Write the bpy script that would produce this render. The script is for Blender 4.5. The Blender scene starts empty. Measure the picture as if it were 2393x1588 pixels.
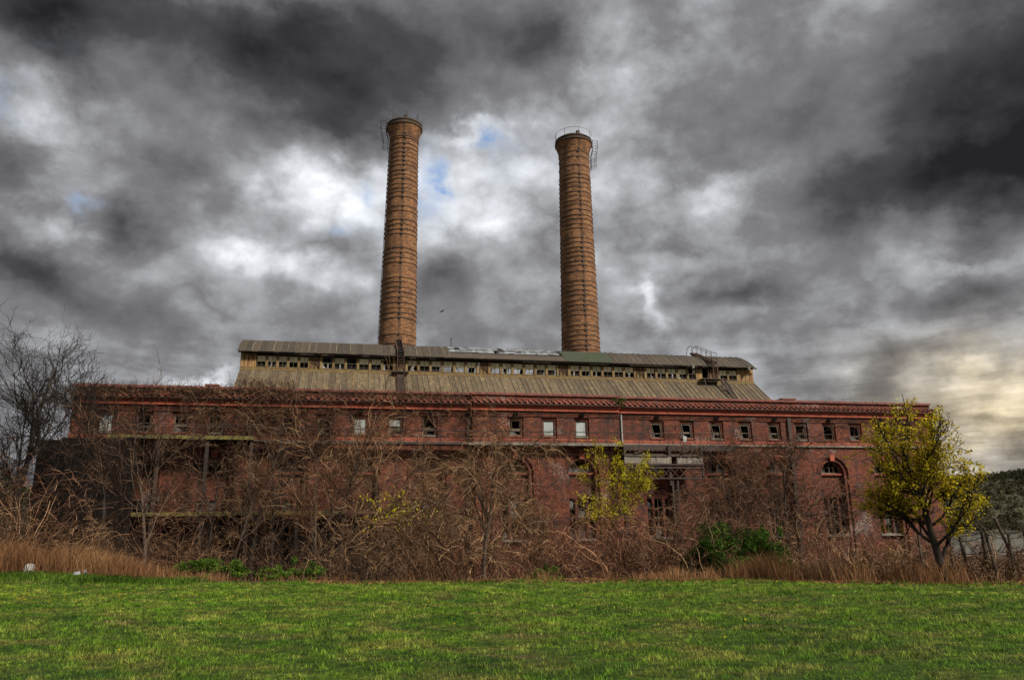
import bpy, math, random
import numpy as np
from mathutils import Vector, Matrix
from mathutils.geometry import delaunay_2d_cdt

R = math.radians
scn = bpy.context.scene
COL = scn.collection
random.seed(7)

# ------------------------------------------------------------------ camera
EYE = Vector((0, 0, 1.7))
PITCH, ROLL, FPX, PW, PH = 14.2, -0.85, 1800.0, 2393.0, 1588.0
cam = bpy.data.cameras.new('camera')
cam.sensor_width = 36.0
cam.lens = FPX / PW * 36.0
cam.clip_start, cam.clip_end = 0.1, 12000
camo = bpy.data.objects.new('camera', cam)
COL.objects.link(camo)
_p, _r = R(PITCH), R(ROLL)
_F = Vector((0, math.cos(_p), math.sin(_p)))
_R0 = Vector((1, 0, 0)); _U0 = Vector((0, -math.sin(_p), math.cos(_p)))
_R = math.cos(_r) * _R0 + math.sin(_r) * _U0
_U = -math.sin(_r) * _R0 + math.cos(_r) * _U0
camo.matrix_world = Matrix(((_R.x, _U.x, -_F.x, EYE.x), (_R.y, _U.y, -_F.y, EYE.y), (_R.z, _U.z, -_F.z, EYE.z), (0, 0, 0, 1)))
scn.camera = camo

# ------------------------------------------------------------------ light and exposure
SUN_AZ, SUN_EL, SUN_STRENGTH, SUN_ANGLE = 128.0, 42.0, 2.5, 10.0
EXPOSURE = 1.15
scn.view_settings.view_transform = 'Standard'
scn.view_settings.look = 'None'
scn.view_settings.gamma = 1.0
scn.view_settings.use_curve_mapping = False
scn.view_settings.exposure = EXPOSURE
sun = bpy.data.lights.new('sun', 'SUN')
sun.energy, sun.angle, sun.color = SUN_STRENGTH, R(SUN_ANGLE), (1.0, 0.93, 0.82)
suno = bpy.data.objects.new('sun', sun)
COL.objects.link(suno)
_sd = Vector((math.cos(R(SUN_EL)) * math.sin(R(SUN_AZ)), math.cos(R(SUN_EL)) * math.cos(R(SUN_AZ)), math.sin(R(SUN_EL))))
suno.rotation_euler = _sd.to_track_quat('Z', 'Y').to_euler()
suno.location = (40, -40, 60)

# ------------------------------------------------------------------ sky: broken storm cloud over a clear sky
# cloud masses, each (azimuth, elevation, half width, half height in radians, turn in degrees, lighter / darker)
BLOBS = [(-0.297,0.560,0.2522,0.0763,-8,-0.42),(-0.425,0.601,0.2220,0.0434,0,-0.22),(-0.086,0.634,0.1592,0.0513,0,-0.2),(0.066,0.614,0.0570,0.0311,0,-0.2),(-0.206,0.517,0.0726,0.0289,0,-0.2),(0.633,0.492,0.1327,0.1485,0,-0.42),(0.629,0.385,0.0736,0.0909,0,-0.12),(0.363,0.517,0.1569,0.0959,0,-0.2),(0.523,0.382,0.1355,0.0387,12,-0.3),(-0.470,0.361,0.0452,0.0249,-20,-0.32),(-0.609,0.383,0.0397,0.0461,0,-0.25),(-0.601,0.300,0.0632,0.0279,0,-0.32),(-0.511,0.261,0.0810,0.0367,0,-0.27),(-0.357,0.402,0.0394,0.0259,0,-0.16),(0.307,0.293,0.0555,0.0202,10,-0.28),(0.248,0.369,0.0517,0.0161,0,-0.16),(-0.096,0.317,0.0494,0.0248,0,-0.2),(0.561,0.248,0.0785,0.0262,10,-0.27),(-0.602,0.517,0.0678,0.0317,-20,-0.12),(-0.639,0.565,0.12,0.04,0,-0.36),(0.002,0.261,0.1265,0.0333,0,-0.1),(0.482,0.181,0.1105,0.0222,0,-0.14),(0.406,0.343,0.0489,0.0563,0,-0.12),(0.546,0.119,0.0333,0.0057,0,-0.15),(0.559,0.078,0.0327,0.0061,5,-0.15),(-0.439,0.440,0.0386,0.0200,0,-0.15),(-0.055,0.453,0.1329,0.0815,0,0.36),(-0.043,0.388,0.0713,0.0247,0,0.2),(-0.049,0.516,0.0677,0.0150,0,0.22),(-0.238,0.43,0.075,0.045,0,0.32),(-0.316,0.343,0.0449,0.0238,0,0.25),(-0.271,0.320,0.0564,0.0214,0,0.2),(-0.402,0.196,0.0523,0.0092,0,0.32),(-0.590,0.434,0.0460,0.0278,0,0.24),(-0.575,0.484,0.0471,0.0232,0,0.15),(-0.570,0.353,0.0453,0.0189,0,0.2),(0.192,0.292,0.0194,0.0327,0,0.3),(0.136,0.356,0.0234,0.0246,0,0.27),(0.309,0.425,0.0345,0.0262,0,0.2),(0.163,0.569,0.0680,0.0521,0,0.16),(0.540,0.131,0.0624,0.0381,0,0.08),(0.572,0.156,0.0569,0.0164,0,0.12),(0.546,0.290,0.0601,0.0192,10,0.18),(0.204,0.463,0.0655,0.0639,0,0.06),(-0.195,0.373,0.0349,0.0650,0,0.12)]
BLUE = [(-0.064,0.447,0.036,0.028,0,1.2),(-0.024,0.504,0.0286,0.0089,0,0.8),(-0.630,0.456,0.0278,0.0250,0,0.3),(-0.524,0.375,0.0179,0.0067,0,0.35),(-0.588,0.541,0.0227,0.0078,0,0.15),(-0.200,0.432,0.0135,0.0222,0,0.6),(-0.114,0.409,0.0182,0.0222,0,0.4),(-0.055,0.474,0.0687,0.0389,0,0.3),(-0.247,0.386,0.0360,0.0111,0,0.4)]
WARM = [(0.567,0.124,0.1456,0.0722,0,1.0)]
SKY_STRENGTH = 0.1

class NT:
    """small helper for building node trees"""
    def __init__(self, tree):
        self.t = tree; self.n = tree.nodes; self.l = tree.links
    def add(self, typ, **kw):
        nd = self.n.new(typ)
        for k, v in kw.items(): setattr(nd, k, v)
        return nd
    def put(self, sock, v):
        if isinstance(v, bpy.types.NodeSocket): self.l.new(v, sock)
        elif v is not None:
            if isinstance(v, (int, float)) and sock.type == 'RGBA': v = (v, v, v, 1)
            if isinstance(v, (tuple, list)) and sock.type == 'RGBA' and len(v) == 3: v = (*v, 1)
            sock.default_value = v
    def math(self, op, a, b=None, c=None, clamp=False):
        nd = self.add('ShaderNodeMath', operation=op, use_clamp=clamp)
        self.put(nd.inputs[0], a); self.put(nd.inputs[1], b); self.put(nd.inputs[2], c)
        return nd.outputs[0]
    def vmath(self, op, a, b=None, scale=None):
        nd = self.add('ShaderNodeVectorMath', operation=op)
        self.put(nd.inputs[0], a)
        if b is not None: self.put(nd.inputs[1], b)
        if scale is not None: self.put(nd.inputs['Scale'], scale)
        return nd.outputs['Value'] if op in ('DOT_PRODUCT', 'LENGTH') else nd.outputs[0]
    def noise(self, vec, scale, detail=4, rough=0.55, dist=0.0, out='Fac'):
        nd = self.add('ShaderNodeTexNoise')
        if vec is not None: self.put(nd.inputs['Vector'], vec)
        nd.inputs['Scale'].default_value = scale; nd.inputs['Detail'].default_value = detail
        nd.inputs['Roughness'].default_value = rough; nd.inputs['Distortion'].default_value = dist
        return nd.outputs[out]
    def ramp(self, fac, stops, interp='LINEAR'):
        nd = self.add('ShaderNodeValToRGB'); cr = nd.color_ramp; cr.interpolation = interp
        while len(cr.elements) < len(stops): cr.elements.new(0.5)
        for e, (p, c) in zip(cr.elements, stops):
            e.position = p; e.color = (*c, 1) if isinstance(c, (tuple, list)) else (c, c, c, 1)
        self.put(nd.inputs[0], fac)
        return nd.outputs[0]
    def mix(self, fac, a, b, blend='MIX'):
        nd = self.add('ShaderNodeMix', data_type='RGBA', blend_type=blend)
        self.put(nd.inputs[0], fac); self.put(nd.inputs[6], a); self.put(nd.inputs[7], b)
        return nd.outputs[2]
    def mapping(self, vec, loc=(0,0,0), rot=(0,0,0), scale=(1,1,1), typ='POINT'):
        nd = self.add('ShaderNodeMapping', vector_type=typ)
        self.put(nd.inputs[0], vec)
        nd.inputs[1].default_value = loc; nd.inputs[2].default_value = rot; nd.inputs[3].default_value = scale
        return nd.outputs[0]
    def xyz(self, x, y, z):
        nd = self.add('ShaderNodeCombineXYZ')
        self.put(nd.inputs[0], x); self.put(nd.inputs[1], y); self.put(nd.inputs[2], z)
        return nd.outputs[0]
    def sep(self, v):
        nd = self.add('ShaderNodeSeparateXYZ'); self.put(nd.inputs[0], v)
        return nd.outputs

world = bpy.data.worlds.new('World')
scn.world = world
world.use_nodes = True
world.cycles.sampling_method = 'MANUAL'
world.cycles.sample_map_resolution = 512
w = NT(world.node_tree); w.n.clear()
tc = w.add('ShaderNodeTexCoord')
dirv = w.vmath('NORMALIZE', tc.outputs['Generated'])
dx, dy, dz = w.sep(dirv)
az = w.math('ARCTAN2', dx, dy)
el = w.math('ARCSINE', dz)
cloudp = w.vmath('MULTIPLY', dirv, (1.9, 1.9, 2.5))
warp = w.vmath('SUBTRACT', w.noise(cloudp, 2.6, 3, 0.5, 0.0, 'Color'), (0.5, 0.5, 0.5))
fine = w.vmath('SUBTRACT', w.noise(w.mapping(cloudp, (2.0, 9.0, 4.0)), 8.0, 5, 0.6, 0.0, 'Color'), (0.5, 0.5, 0.5))
ae = w.vmath('ADD', w.xyz(az, el, 0.0), w.vmath('MULTIPLY', warp, (0.17, 0.12, 0.0)))
ae = w.vmath('ADD', ae, w.vmath('MULTIPLY', fine, (0.085, 0.07, 0.0)))
def blobs(lst, start):
    acc = start
    for a, e, sx, sy, rot, amp in lst:
        m = w.add('ShaderNodeVectorMath', operation='MULTIPLY_ADD')
        w.put(m.inputs[0], ae); m.inputs[1].default_value = (1/sx, 1/sy, 0); m.inputs[2].default_value = (-a/sx, -e/sy, 0)
        g = w.math('POWER', 0.36788, w.vmath('DOT_PRODUCT', m.outputs[0], m.outputs[0]))
        acc = w.math('MULTIPLY_ADD', g, amp, acc)
    return acc
n1 = w.noise(w.mapping(cloudp, (3.1, 1.7, 0), (0, 0, 0.5), (1, 1, 1)), 1.7, 5, 0.52, 0.2)
n2 = w.noise(w.mapping(cloudp, (7.3, 2.2, 1.0), (0, 0, 0), (1, 1, 1)), 6.5, 6, 0.58)
n3 = w.noise(w.mapping(cloudp, (1.3, 5.2, 4.0)), 3.6, 7, 0.55)
puff = w.math('SUBTRACT', w.math('MULTIPLY', w.math('ABSOLUTE', w.math('SUBTRACT', n3, 0.5)), 2.6), 0.28)
field = blobs(BLOBS, 0.57)
field = w.math('MULTIPLY_ADD', w.math('SUBTRACT', n1, 0.5), 0.42, field)
lit = w.ramp(field, [(0.3, 0.14), (0.62, 1.0)])
field = w.math('MULTIPLY_ADD', w.math('MULTIPLY', puff, lit), 0.42, field)
field = w.math('MULTIPLY_ADD', w.math('SUBTRACT', n2, 0.5), 0.4, field, clamp=True)
band = w.noise(w.xyz(w.math('MULTIPLY', az, 5.0), w.math('MULTIPLY', el, 26.0), 3.0), 1.3, 5, 0.6)
low = w.ramp(el, [(0.02, 1.0), (0.28, 0.0)])
field = w.math('MULTIPLY_ADD', w.math('MULTIPLY', w.math('SUBTRACT', band, 0.52), low), 1.3, field, clamp=True)
cloud = w.ramp(field, [(0.0, (0.008, 0.008, 0.009)), (0.22, (0.032, 0.032, 0.034)), (0.45, (0.095, 0.095, 0.1)), (0.62, (0.19, 0.195, 0.205)), (0.8, (0.35, 0.36, 0.38)), (1.0, (0.58, 0.59, 0.6))])
warm = blobs(WARM, 0.0)
cloud = w.mix(w.math('MULTIPLY', warm, 1.0, clamp=True), cloud, w.mix(1.0, cloud, (1.25, 1.02, 0.66), 'MULTIPLY'))
sky = w.add('ShaderNodeTexSky', sky_type='NISHITA')
sky.sun_disc = False
sky.sun_elevation = R(SUN_EL); sky.sun_rotation = R(SUN_AZ)
blue = w.mix(1.0, sky.outputs[0], (0.95, 0.95, 0.95), 'MULTIPLY')
holes = w.math('MULTIPLY', blobs(BLUE, 0.0), w.ramp(n2, [(0.42, 0.0), (0.56, 1.0)]), clamp=True)
total = w.mix(holes, w.vmath('SCALE', cloud, scale=1.05 / SKY_STRENGTH), blue)
bg = w.add('ShaderNodeBackground')
w.put(bg.inputs[0], total); bg.inputs[1].default_value = SKY_STRENGTH
w.l.new(bg.outputs[0], w.add('ShaderNodeOutputWorld').inputs[0])

# ------------------------------------------------------------------ mesh and object helpers
def mesh_np(name, V, F, mat=None, attrs=None, smooth=False):
    """V: (n,3) array; F: (m,k) array of equal-sized faces, or a list of such arrays"""
    Fs = F if isinstance(F, list) and isinstance(F[0], np.ndarray) else [F]
    Fs = [np.asarray(f, dtype=np.int32) for f in Fs if len(f)]
    me = bpy.data.meshes.new(name)
    V = np.asarray(V, dtype=np.float32)
    me.vertices.add(len(V)); me.vertices.foreach_set('co', V.ravel())
    loops = np.concatenate([f.ravel() for f in Fs])
    tot = np.concatenate([np.full(len(f), f.shape[1], np.int32) for f in Fs])
    me.loops.add(len(loops)); me.loops.foreach_set('vertex_index', loops)
    me.polygons.add(len(tot))
    start = np.zeros(len(tot), np.int32); start[1:] = np.cumsum(tot)[:-1]
    me.polygons.foreach_set('loop_start', start)
    try: me.polygons.foreach_set('loop_total', tot)
    except Exception: pass
    if smooth: me.polygons.foreach_set('use_smooth', np.ones(len(tot), bool))
    if attrs:
        for k, v in attrs.items():
            at = me.attributes.new(k, 'FLOAT', 'POINT'); at.data.foreach_set('value', np.asarray(v, np.float32))
    me.update(calc_edges=True)
    if mat is not None: me.materials.append(mat)
    return me

class MB:
    """collects simple solids, then builds one mesh"""
    def __init__(self): self.v = []; self.f = []
    def poly(self, pts):
        b = len(self.v); self.v += [tuple(p) for p in pts]; self.f.append(list(range(b, b + len(pts)))); return self
    def box(self, x0, x1, y0, y1, z0, z1):
        b = len(self.v)
        self.v += [(x0,y0,z0),(x1,y0,z0),(x1,y1,z0),(x0,y1,z0),(x0,y0,z1),(x1,y0,z1),(x1,y1,z1),(x0,y1,z1)]
        for q in ((0,3,2,1),(4,5,6,7),(0,1,5,4),(1,2,6,5),(2,3,7,6),(3,0,4,7)): self.f.append([b+i for i in q])
        return self
    def bar(self, a, c, wd, dp=None, up=(0,0,1)):
        """rectangular bar from a to c"""
        a, c = Vector(a), Vector(c); d = (c - a).normalized(); dp = wd if dp is None else dp
        up = Vector(up)
        if abs(d.dot(up)) > 0.95: up = Vector((0, 1, 0))
        s = d.cross(up).normalized(); t = s.cross(d)
        b = len(self.v)
        for p in (a, c):
            for i, j in ((-1,-1),(1,-1),(1,1),(-1,1)): self.v.append(tuple(p + s*(i*wd/2) + t*(j*dp/2)))
        for q in ((3,2,1,0),(4,5,6,7),(0,1,5,4),(1,2,6,5),(2,3,7,6),(3,0,4,7)): self.f.append([b+i for i in q])
        return self
    def tube(self, pts, r, sides=6, cap=True):
        pts = [Vector(p) for p in pts]; n = len(pts); b = len(self.v)
        rr = r if isinstance(r, (list, tuple)) else [r]*n
        for k, p in enumerate(pts):
            d = (pts[min(k+1, n-1)] - pts[max(k-1, 0)]).normalized()
            up = Vector((0,0,1)) if abs(d.z) < 0.9 else Vector((0,1,0))
            s = d.cross(up).normalized(); t = s.cross(d)
            for i in range(sides):
                an = 2*math.pi*i/sides
                self.v.append(tuple(p + s*(math.cos(an)*rr[k]) + t*(math.sin(an)*rr[k])))
        for k in range(n-1):
            for i in range(sides):
                j = (i+1) % sides
                self.f.append([b+k*sides+i, b+k*sides+j, b+(k+1)*sides+j, b+(k+1)*sides+i])
        if cap:
            self.f.append([b+i for i in range(sides)][::-1]); self.f.append([b+(n-1)*sides+i for i in range(sides)])
        return self
    def ring(self, c, rad, r, n=48, sides=5, a0=0.0, a1=2*math.pi):
        full = abs(a1-a0-2*math.pi) < 1e-6; m = n if full else n+1; b = len(self.v)
        for k in range(m):
            an = a0 + (a1-a0)*k/n
            for i in range(sides):
                p = 2*math.pi*i/sides; q = rad + r*math.cos(p)
                self.v.append((c[0]+q*math.cos(an), c[1]+q*math.sin(an), c[2]+r*math.sin(p)))
        for k in range(n):
            k2 = (k+1) % m
            for i in range(sides):
                j = (i+1) % sides
                self.f.append([b+k*sides+i, b+k2*sides+i, b+k2*sides+j, b+k*sides+j])
        return self
    def lathe(self, prof, n=64):
        """prof: list of (r, z, cx)"""
        b = len(self.v)
        for r, z, cx in prof:
            for i in range(n):
                an = 2*math.pi*i/n; self.v.append((cx + r*math.cos(an), r*math.sin(an), z))
        for k in range(len(prof)-1):
            for i in range(n):
                j = (i+1) % n; self.f.append([b+k*n+i, b+k*n+j, b+(k+1)*n+j, b+(k+1)*n+i])
        return self
    def mesh(self, name, mat=None, smooth=False):
        me = bpy.data.meshes.new(name); me.from_pydata(self.v, [], self.f); me.update()
        if smooth: me.polygons.foreach_set('use_smooth', [True]*len(me.polygons))
        if mat is not None: me.materials.append(mat)
        return me
    def obj(self, name, mat=None, parent=None, smooth=False, **kw):
        return put(name, self.mesh(name, mat, smooth), parent, **kw)

def put(name, data, parent=None, loc=(0,0,0), rot=(0,0,0), scale=None, label=None, cat=None, group=None, kind=None):
    o = bpy.data.objects.new(name, data); COL.objects.link(o)
    o.parent = parent; o.location = loc; o.rotation_euler = rot
    if scale is not None: o.scale = scale if isinstance(scale, (tuple, list)) else (scale,)*3
    if label: o['label'] = label
    if cat: o['category'] = cat
    if group: o['group'] = group
    if kind: o['kind'] = kind
    return o

def empty(name, loc, rz=0.0, **kw): return put(name, None, None, loc, (0, 0, rz), **kw)

# ------------------------------------------------------------------ materials
def base_mat(name):
    m = bpy.data.materials.new(name); m.use_nodes = True
    t = NT(m.node_tree); t.n.clear()
    p = t.add('ShaderNodeBsdfPrincipled'); o = t.add('ShaderNodeOutputMaterial')
    t.l.new(p.outputs[0], o.inputs[0])
    return m, t, p
def weathered(name, c1, c2, scale=3.0, rough=0.85, stain=None, stain_scale=(1.2, 1.2, 0.25), stain_at=(0.5, 0.68), rand=0.25, bump=0.3, bump_scale=20.0, metal=0.0, stain2=None, stain2_at=(0.55, 0.7)):
    m, t, p = base_mat(name)
    tcn = t.add('ShaderNodeTexCoord').outputs['Object']
    oi = t.add('ShaderNodeObjectInfo')
    shift = t.vmath('SCALE', oi.outputs['Location'], scale=1.0)
    pos = t.vmath('ADD', tcn, shift)
    col = t.mix(t.ramp(t.noise(pos, scale, 6, 0.62), [(0.3, 0.0), (0.7, 1.0)]), c1, c2)
    if stain is not None:
        col = t.mix(t.ramp(t.noise(t.mapping(pos, (5, 3, 2), (0,0,0), stain_scale), 2.2, 7, 0.68), [(stain_at[0], 0.0), (stain_at[1], 1.0)]), col, stain)
    if stain2 is not None:
        col = t.mix(t.ramp(t.noise(t.mapping(pos, (1, 9, 4), (0,0,0), (1.5, 1.5, 0.8)), 1.7, 7, 0.7), [(stain2_at[0], 0.0), (stain2_at[1], 1.0)]), col, stain2)
    val = t.math('MULTIPLY_ADD', oi.outputs['Random'], 2*rand, 1.0 - rand)
    hsv = t.add('ShaderNodeHueSaturation'); t.put(hsv.inputs['Color'], col); t.put(hsv.inputs['Value'], val)
    t.put(p.inputs['Base Color'], hsv.outputs[0])
    p.inputs['Roughness'].default_value = rough; p.inputs['Metallic'].default_value = metal
    if bump:
        bn = t.add('ShaderNodeBump'); bn.inputs['Strength'].default_value = bump; bn.inputs['Distance'].default_value = 0.03
        t.put(bn.inputs['Height'], t.noise(pos, bump_scale, 5, 0.6)); t.l.new(bn.outputs[0], p.inputs['Normal'])
    return m

def brick_mat(name, ca, cb, mortar, bw, bh, cyl=False, soot=0.5, white=0.0, soot_col=(0.02, 0.016, 0.014), bump=0.5, ms=0.014):
    m, t, p = base_mat(name)
    pos = t.add('ShaderNodeTexCoord').outputs['Object']
    x, y, z = t.sep(pos)
    if cyl:
        uv = t.xyz(t.math('MULTIPLY', t.math('ARCTAN2', y, x), 1.95), z, 0.0)
    else:
        uv = t.xyz(t.math('ADD', x, t.math('MULTIPLY', y, 0.73)), z, 0.0)
    br = t.add('ShaderNodeTexBrick'); t.put(br.inputs['Vector'], uv)
    br.offset = 0.5
    for k, v in (('Scale', 1.0), ('Brick Width', bw), ('Row Height', bh), ('Mortar Size', ms), ('Mortar Smooth', 0.2), ('Bias', 0.0)): br.inputs[k].default_value = v
    t.put(br.inputs['Color1'], ca); t.put(br.inputs['Color2'], cb); t.put(br.inputs['Mortar'], mortar)
    col = br.outputs['Color']
    # odd bricks burnt dark or pale: cell noise along the courses
    wn = t.add('ShaderNodeTexWhiteNoise', noise_dimensions='3D')
    cell = t.vmath('FLOOR', t.vmath('DIVIDE', uv, (bw*1.5, bh, 1.0)))
    t.put(wn.inputs['Vector'], cell)
    col = t.mix(t.ramp(wn.outputs['Value'], [(0.0, 0.75), (0.16, 0.7), (0.2, 0.0), (1.0, 0.0)]), col, (ca[0]*0.3, ca[1]*0.32, ca[2]*0.36))
    col = t.mix(t.ramp(wn.outputs['Value'], [(0.86, 0.0), (0.9, 0.55), (1.0, 0.6)]), col, (min(1, cb[0]*1.5), min(1, cb[1]*1.7), min(1, cb[2]*1.7)))
    col = t.mix(t.ramp(t.noise(t.mapping(uv, (0.4, 0, 0), (0,0,0), (1.0, 4.0, 1)), 2.2, 6, 0.8), [(0.4, 0.0), (0.58, 0.62)]), col, t.mix(1.0, col, (0.22, 0.22, 0.25), 'MULTIPLY'))
    # broad tone drift, weather streaks down the wall, soot blotches, pale lime bloom
    col = t.mix(t.ramp(t.noise(uv, 0.35, 5, 0.6), [(0.35, 0.0), (0.7, 0.55)]), col, t.mix(1.0, col, (0.6, 0.56, 0.52), 'MULTIPLY'))
    st = t.noise(t.mapping(uv, (0,0,0), (0,0,0), (1.0, 0.13, 1.0)), 1.1, 7, 0.65)
    col = t.mix(t.ramp(st, [(0.5, 0.0), (0.72, soot)]), col, soot_col)
    bl = t.noise(t.mapping(uv, (4, 8, 0)), 0.9, 8, 0.72)
    col = t.mix(t.ramp(bl, [(0.47, 0.0), (0.68, soot)]), col, soot_col)
    if white:
        wf = t.ramp(t.noise(t.mapping(uv, (13, 3, 0)), 0.28, 8, 0.7), [(0.56, 0.0), (0.68, white)])
        col = t.mix(t.math('MULTIPLY', wf, t.ramp(t.noise(uv, 5.0, 3, 0.6), [(0.4, 0.0), (0.55, 1.0)])), col, (0.42, 0.37, 0.34))
    if cyl:      # rust and soot run down from the band lugs
        run_ = t.math('MULTIPLY', t.ramp(t.math('ABSOLUTE', t.math('SUBTRACT', x, 0.05)), [(0.0, 1.0), (0.1, 0.8), (0.22, 0.0)]), t.ramp(t.noise(t.mapping(uv, (2, 2, 0), (0,0,0), (3, 0.6, 1)), 1.2, 5, 0.6), [(0.3, 0.15), (0.6, 0.85)]))
        col = t.mix(run_, col, (0.045, 0.024, 0.014))
    t.put(p.inputs['Base Color'], col)
    p.inputs['Roughness'].default_value = 0.92
    bn = t.add('ShaderNodeBump'); bn.inputs['Strength'].default_value = bump; bn.inputs['Distance'].default_value = 0.03
    h = t.math('ADD', t.math('MULTIPLY', br.outputs['Fac'], -1.0), t.math('MULTIPLY_ADD', wn.outputs['Value'], 0.7, t.noise(uv, 14.0, 4, 0.6)))
    t.put(bn.inputs['Height'], h); t.l.new(bn.outputs[0], p.inputs['Normal'])
    return m

def leafy(name, c1, c2, trans=0.35, c3=None):
    m = bpy.data.materials.new(name); m.use_nodes = True
    t = NT(m.node_tree); t.n.clear()
    a = t.add('ShaderNodeAttribute', attribute_name='rnd')
    stops = [(0.0, c1), (1.0, c2)] if c3 is None else [(0.0, c1), (0.6, c2), (1.0, c3)]
    col = t.ramp(a.outputs['Fac'], stops)
    d = t.add('ShaderNodeBsdfDiffuse'); tr = t.add('ShaderNodeBsdfTranslucent'); mx = t.add('ShaderNodeMixShader')
    t.put(d.inputs[0], col); t.put(tr.inputs[0], col); mx.inputs[0].default_value = trans
    t.l.new(d.outputs[0], mx.inputs[1]); t.l.new(tr.outputs[0], mx.inputs[2])
    t.l.new(mx.outputs[0], t.add('ShaderNodeOutputMaterial').inputs[0])
    return m

def lawn_colour(t):
    """turf colour over the field, by place: fresh, dark, yellowed and straw patches"""
    g = t.add('ShaderNodeNewGeometry').outputs['Position']
    gx, gy, gz = t.sep(g)
    p2 = t.xyz(gx, gy, 0.0)
    n_a = t.noise(t.mapping(p2, (0,0,0), (0,0,0), (0.6, 0.9, 1)), 0.55, 6, 0.65, 0.4)
    n_b = t.noise(t.mapping(p2, (31, 7, 0), (0,0,0.4), (0.8, 1.0, 1)), 1.0, 8, 0.7, 0.3)
    n_c = t.noise(t.mapping(p2, (3, 57, 0), (0,0,0), (0.8, 1.0, 1)), 5.5, 4, 0.7)
    n_d = t.noise(t.mapping(p2, (13, 5, 0), (0,0,0), (0.7, 1.0, 1)), 2.1, 5, 0.7)
    col = t.ramp(n_a, [(0.3, (0.055, 0.14, 0.009)), (0.5, (0.135, 0.27, 0.016)), (0.68, (0.27, 0.42, 0.028))])
    col = t.mix(t.ramp(n_b, [(0.47, 0.0), (0.62, 0.72)]), col, (0.44, 0.38, 0.09))
    col = t.mix(t.ramp(n_d, [(0.45, 0.0), (0.68, 0.75)]), col, (0.05, 0.105, 0.012))
    col = t.mix(t.ramp(n_c, [(0.42, 0.0), (0.62, 0.72)]), col, (0.02, 0.04, 0.006))
    # worn earth scars
    sc = t.ramp(t.noise(t.mapping(p2, (9, 2, 0), (0,0,-0.5), (0.35, 1.2, 1)), 0.9, 6, 0.7), [(0.58, 0.0), (0.68, 0.85)])
    return t.mix(sc, col, (0.22, 0.145, 0.075)), p2

MAT = {}
MAT['brick'] = brick_mat('red brick', (0.33, 0.085, 0.036), (0.185, 0.047, 0.023), (0.055, 0.03, 0.02), 0.3, 0.1, soot=0.82, white=0.6)
MAT['parapet_brick'] = brick_mat('parapet brick', (0.25, 0.064, 0.036), (0.14, 0.037, 0.023), (0.05, 0.03, 0.02), 0.3, 0.1, soot=0.8)
MAT['chimney_brick'] = brick_mat('chimney brick', (0.50, 0.245, 0.10), (0.32, 0.14, 0.056), (0.10, 0.05, 0.025), 0.34, 0.17, cyl=True, soot=0.6, soot_col=(0.05, 0.022, 0.012), bump=0.6, ms=0.02)
MAT['terracotta'] = weathered('terracotta', (0.37, 0.08, 0.036), (0.25, 0.054, 0.027), 2.0, 0.8, stain=(0.07, 0.03, 0.022), stain_at=(0.55, 0.75), rand=0.16)
MAT['string_clay'] = weathered('string course clay', (0.30, 0.075, 0.04), (0.21, 0.05, 0.03), 2.0, 0.85, stain=(0.06, 0.028, 0.02), stain_at=(0.5, 0.7), rand=0.18)
MAT['tile'] = weathered('roof tile clay', (0.21, 0.056, 0.03), (0.115, 0.031, 0.02), 3.0, 0.85, stain=(0.035, 0.028, 0.02), stain_at=(0.52, 0.72), rand=0.3)
MAT['coping'] = weathered('coping clay', (0.21, 0.062, 0.042), (0.14, 0.042, 0.032), 2.5, 0.8, stain=(0.05, 0.035, 0.03), rand=0.14)
MAT['steel'] = weathered('blackened steel', (0.018, 0.014, 0.012), (0.035, 0.022, 0.016), 3.0, 0.75, stain=(0.09, 0.035, 0.016), rand=0.2)
MAT['rust'] = weathered('rusted steel', (0.10, 0.04, 0.018), (0.045, 0.022, 0.014), 2.0, 0.85, stain=(0.02, 0.014, 0.011), rand=0.25)
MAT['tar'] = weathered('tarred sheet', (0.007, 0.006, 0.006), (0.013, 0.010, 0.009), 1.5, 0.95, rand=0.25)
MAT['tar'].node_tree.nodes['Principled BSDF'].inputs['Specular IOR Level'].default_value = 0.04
MAT['yellow_steel'] = weathered('mossy yellow paint', (0.19, 0.155, 0.03), (0.10, 0.085, 0.025), 1.8, 0.85, stain=(0.03, 0.02, 0.012), stain_at=(0.45, 0.65), rand=0.15)
MAT['concrete'] = weathered('stained concrete', (0.24, 0.21, 0.17), (0.15, 0.13, 0.105), 2.2, 0.9, stain=(0.05, 0.04, 0.03), rand=0.12)
MAT['roof'] = weathered('weathered roof sheet', (0.058, 0.043, 0.027), (0.036, 0.027, 0.018), 1.6, 0.8, stain=(0.05, 0.038, 0.026), stain_scale=(1.4, 0.35, 0.35), stain_at=(0.46, 0.66), rand=0.24, stain2=(0.17, 0.10, 0.045), stain2_at=(0.58, 0.76))
MAT['roof_low'] = weathered('pale stained roof sheet', (0.135, 0.104, 0.056), (0.082, 0.062, 0.036), 1.6, 0.8, stain=(0.075, 0.05, 0.026), stain_scale=(2.2, 0.3, 0.3), stain_at=(0.42, 0.6), rand=0.3, stain2=(0.29, 0.17, 0.065), stain2_at=(0.54, 0.72))
MAT['roof_seam'] = weathered('roof batten', (0.07, 0.055, 0.036), (0.2, 0.17, 0.12), 0.8, 0.85, rand=0.5)
MAT['felt'] = weathered('green roofing felt', (0.034, 0.048, 0.024), (0.024, 0.036, 0.018), 1.2, 0.95, stain=(0.06, 0.05, 0.03), rand=0.05, bump=0.5)
MAT['ochre'] = weathered('ochre painted timber', (0.22, 0.15, 0.05), (0.13, 0.085, 0.033), 2.2, 0.8, stain=(0.13, 0.06, 0.02), stain_at=(0.5, 0.68), rand=0.2)
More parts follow.
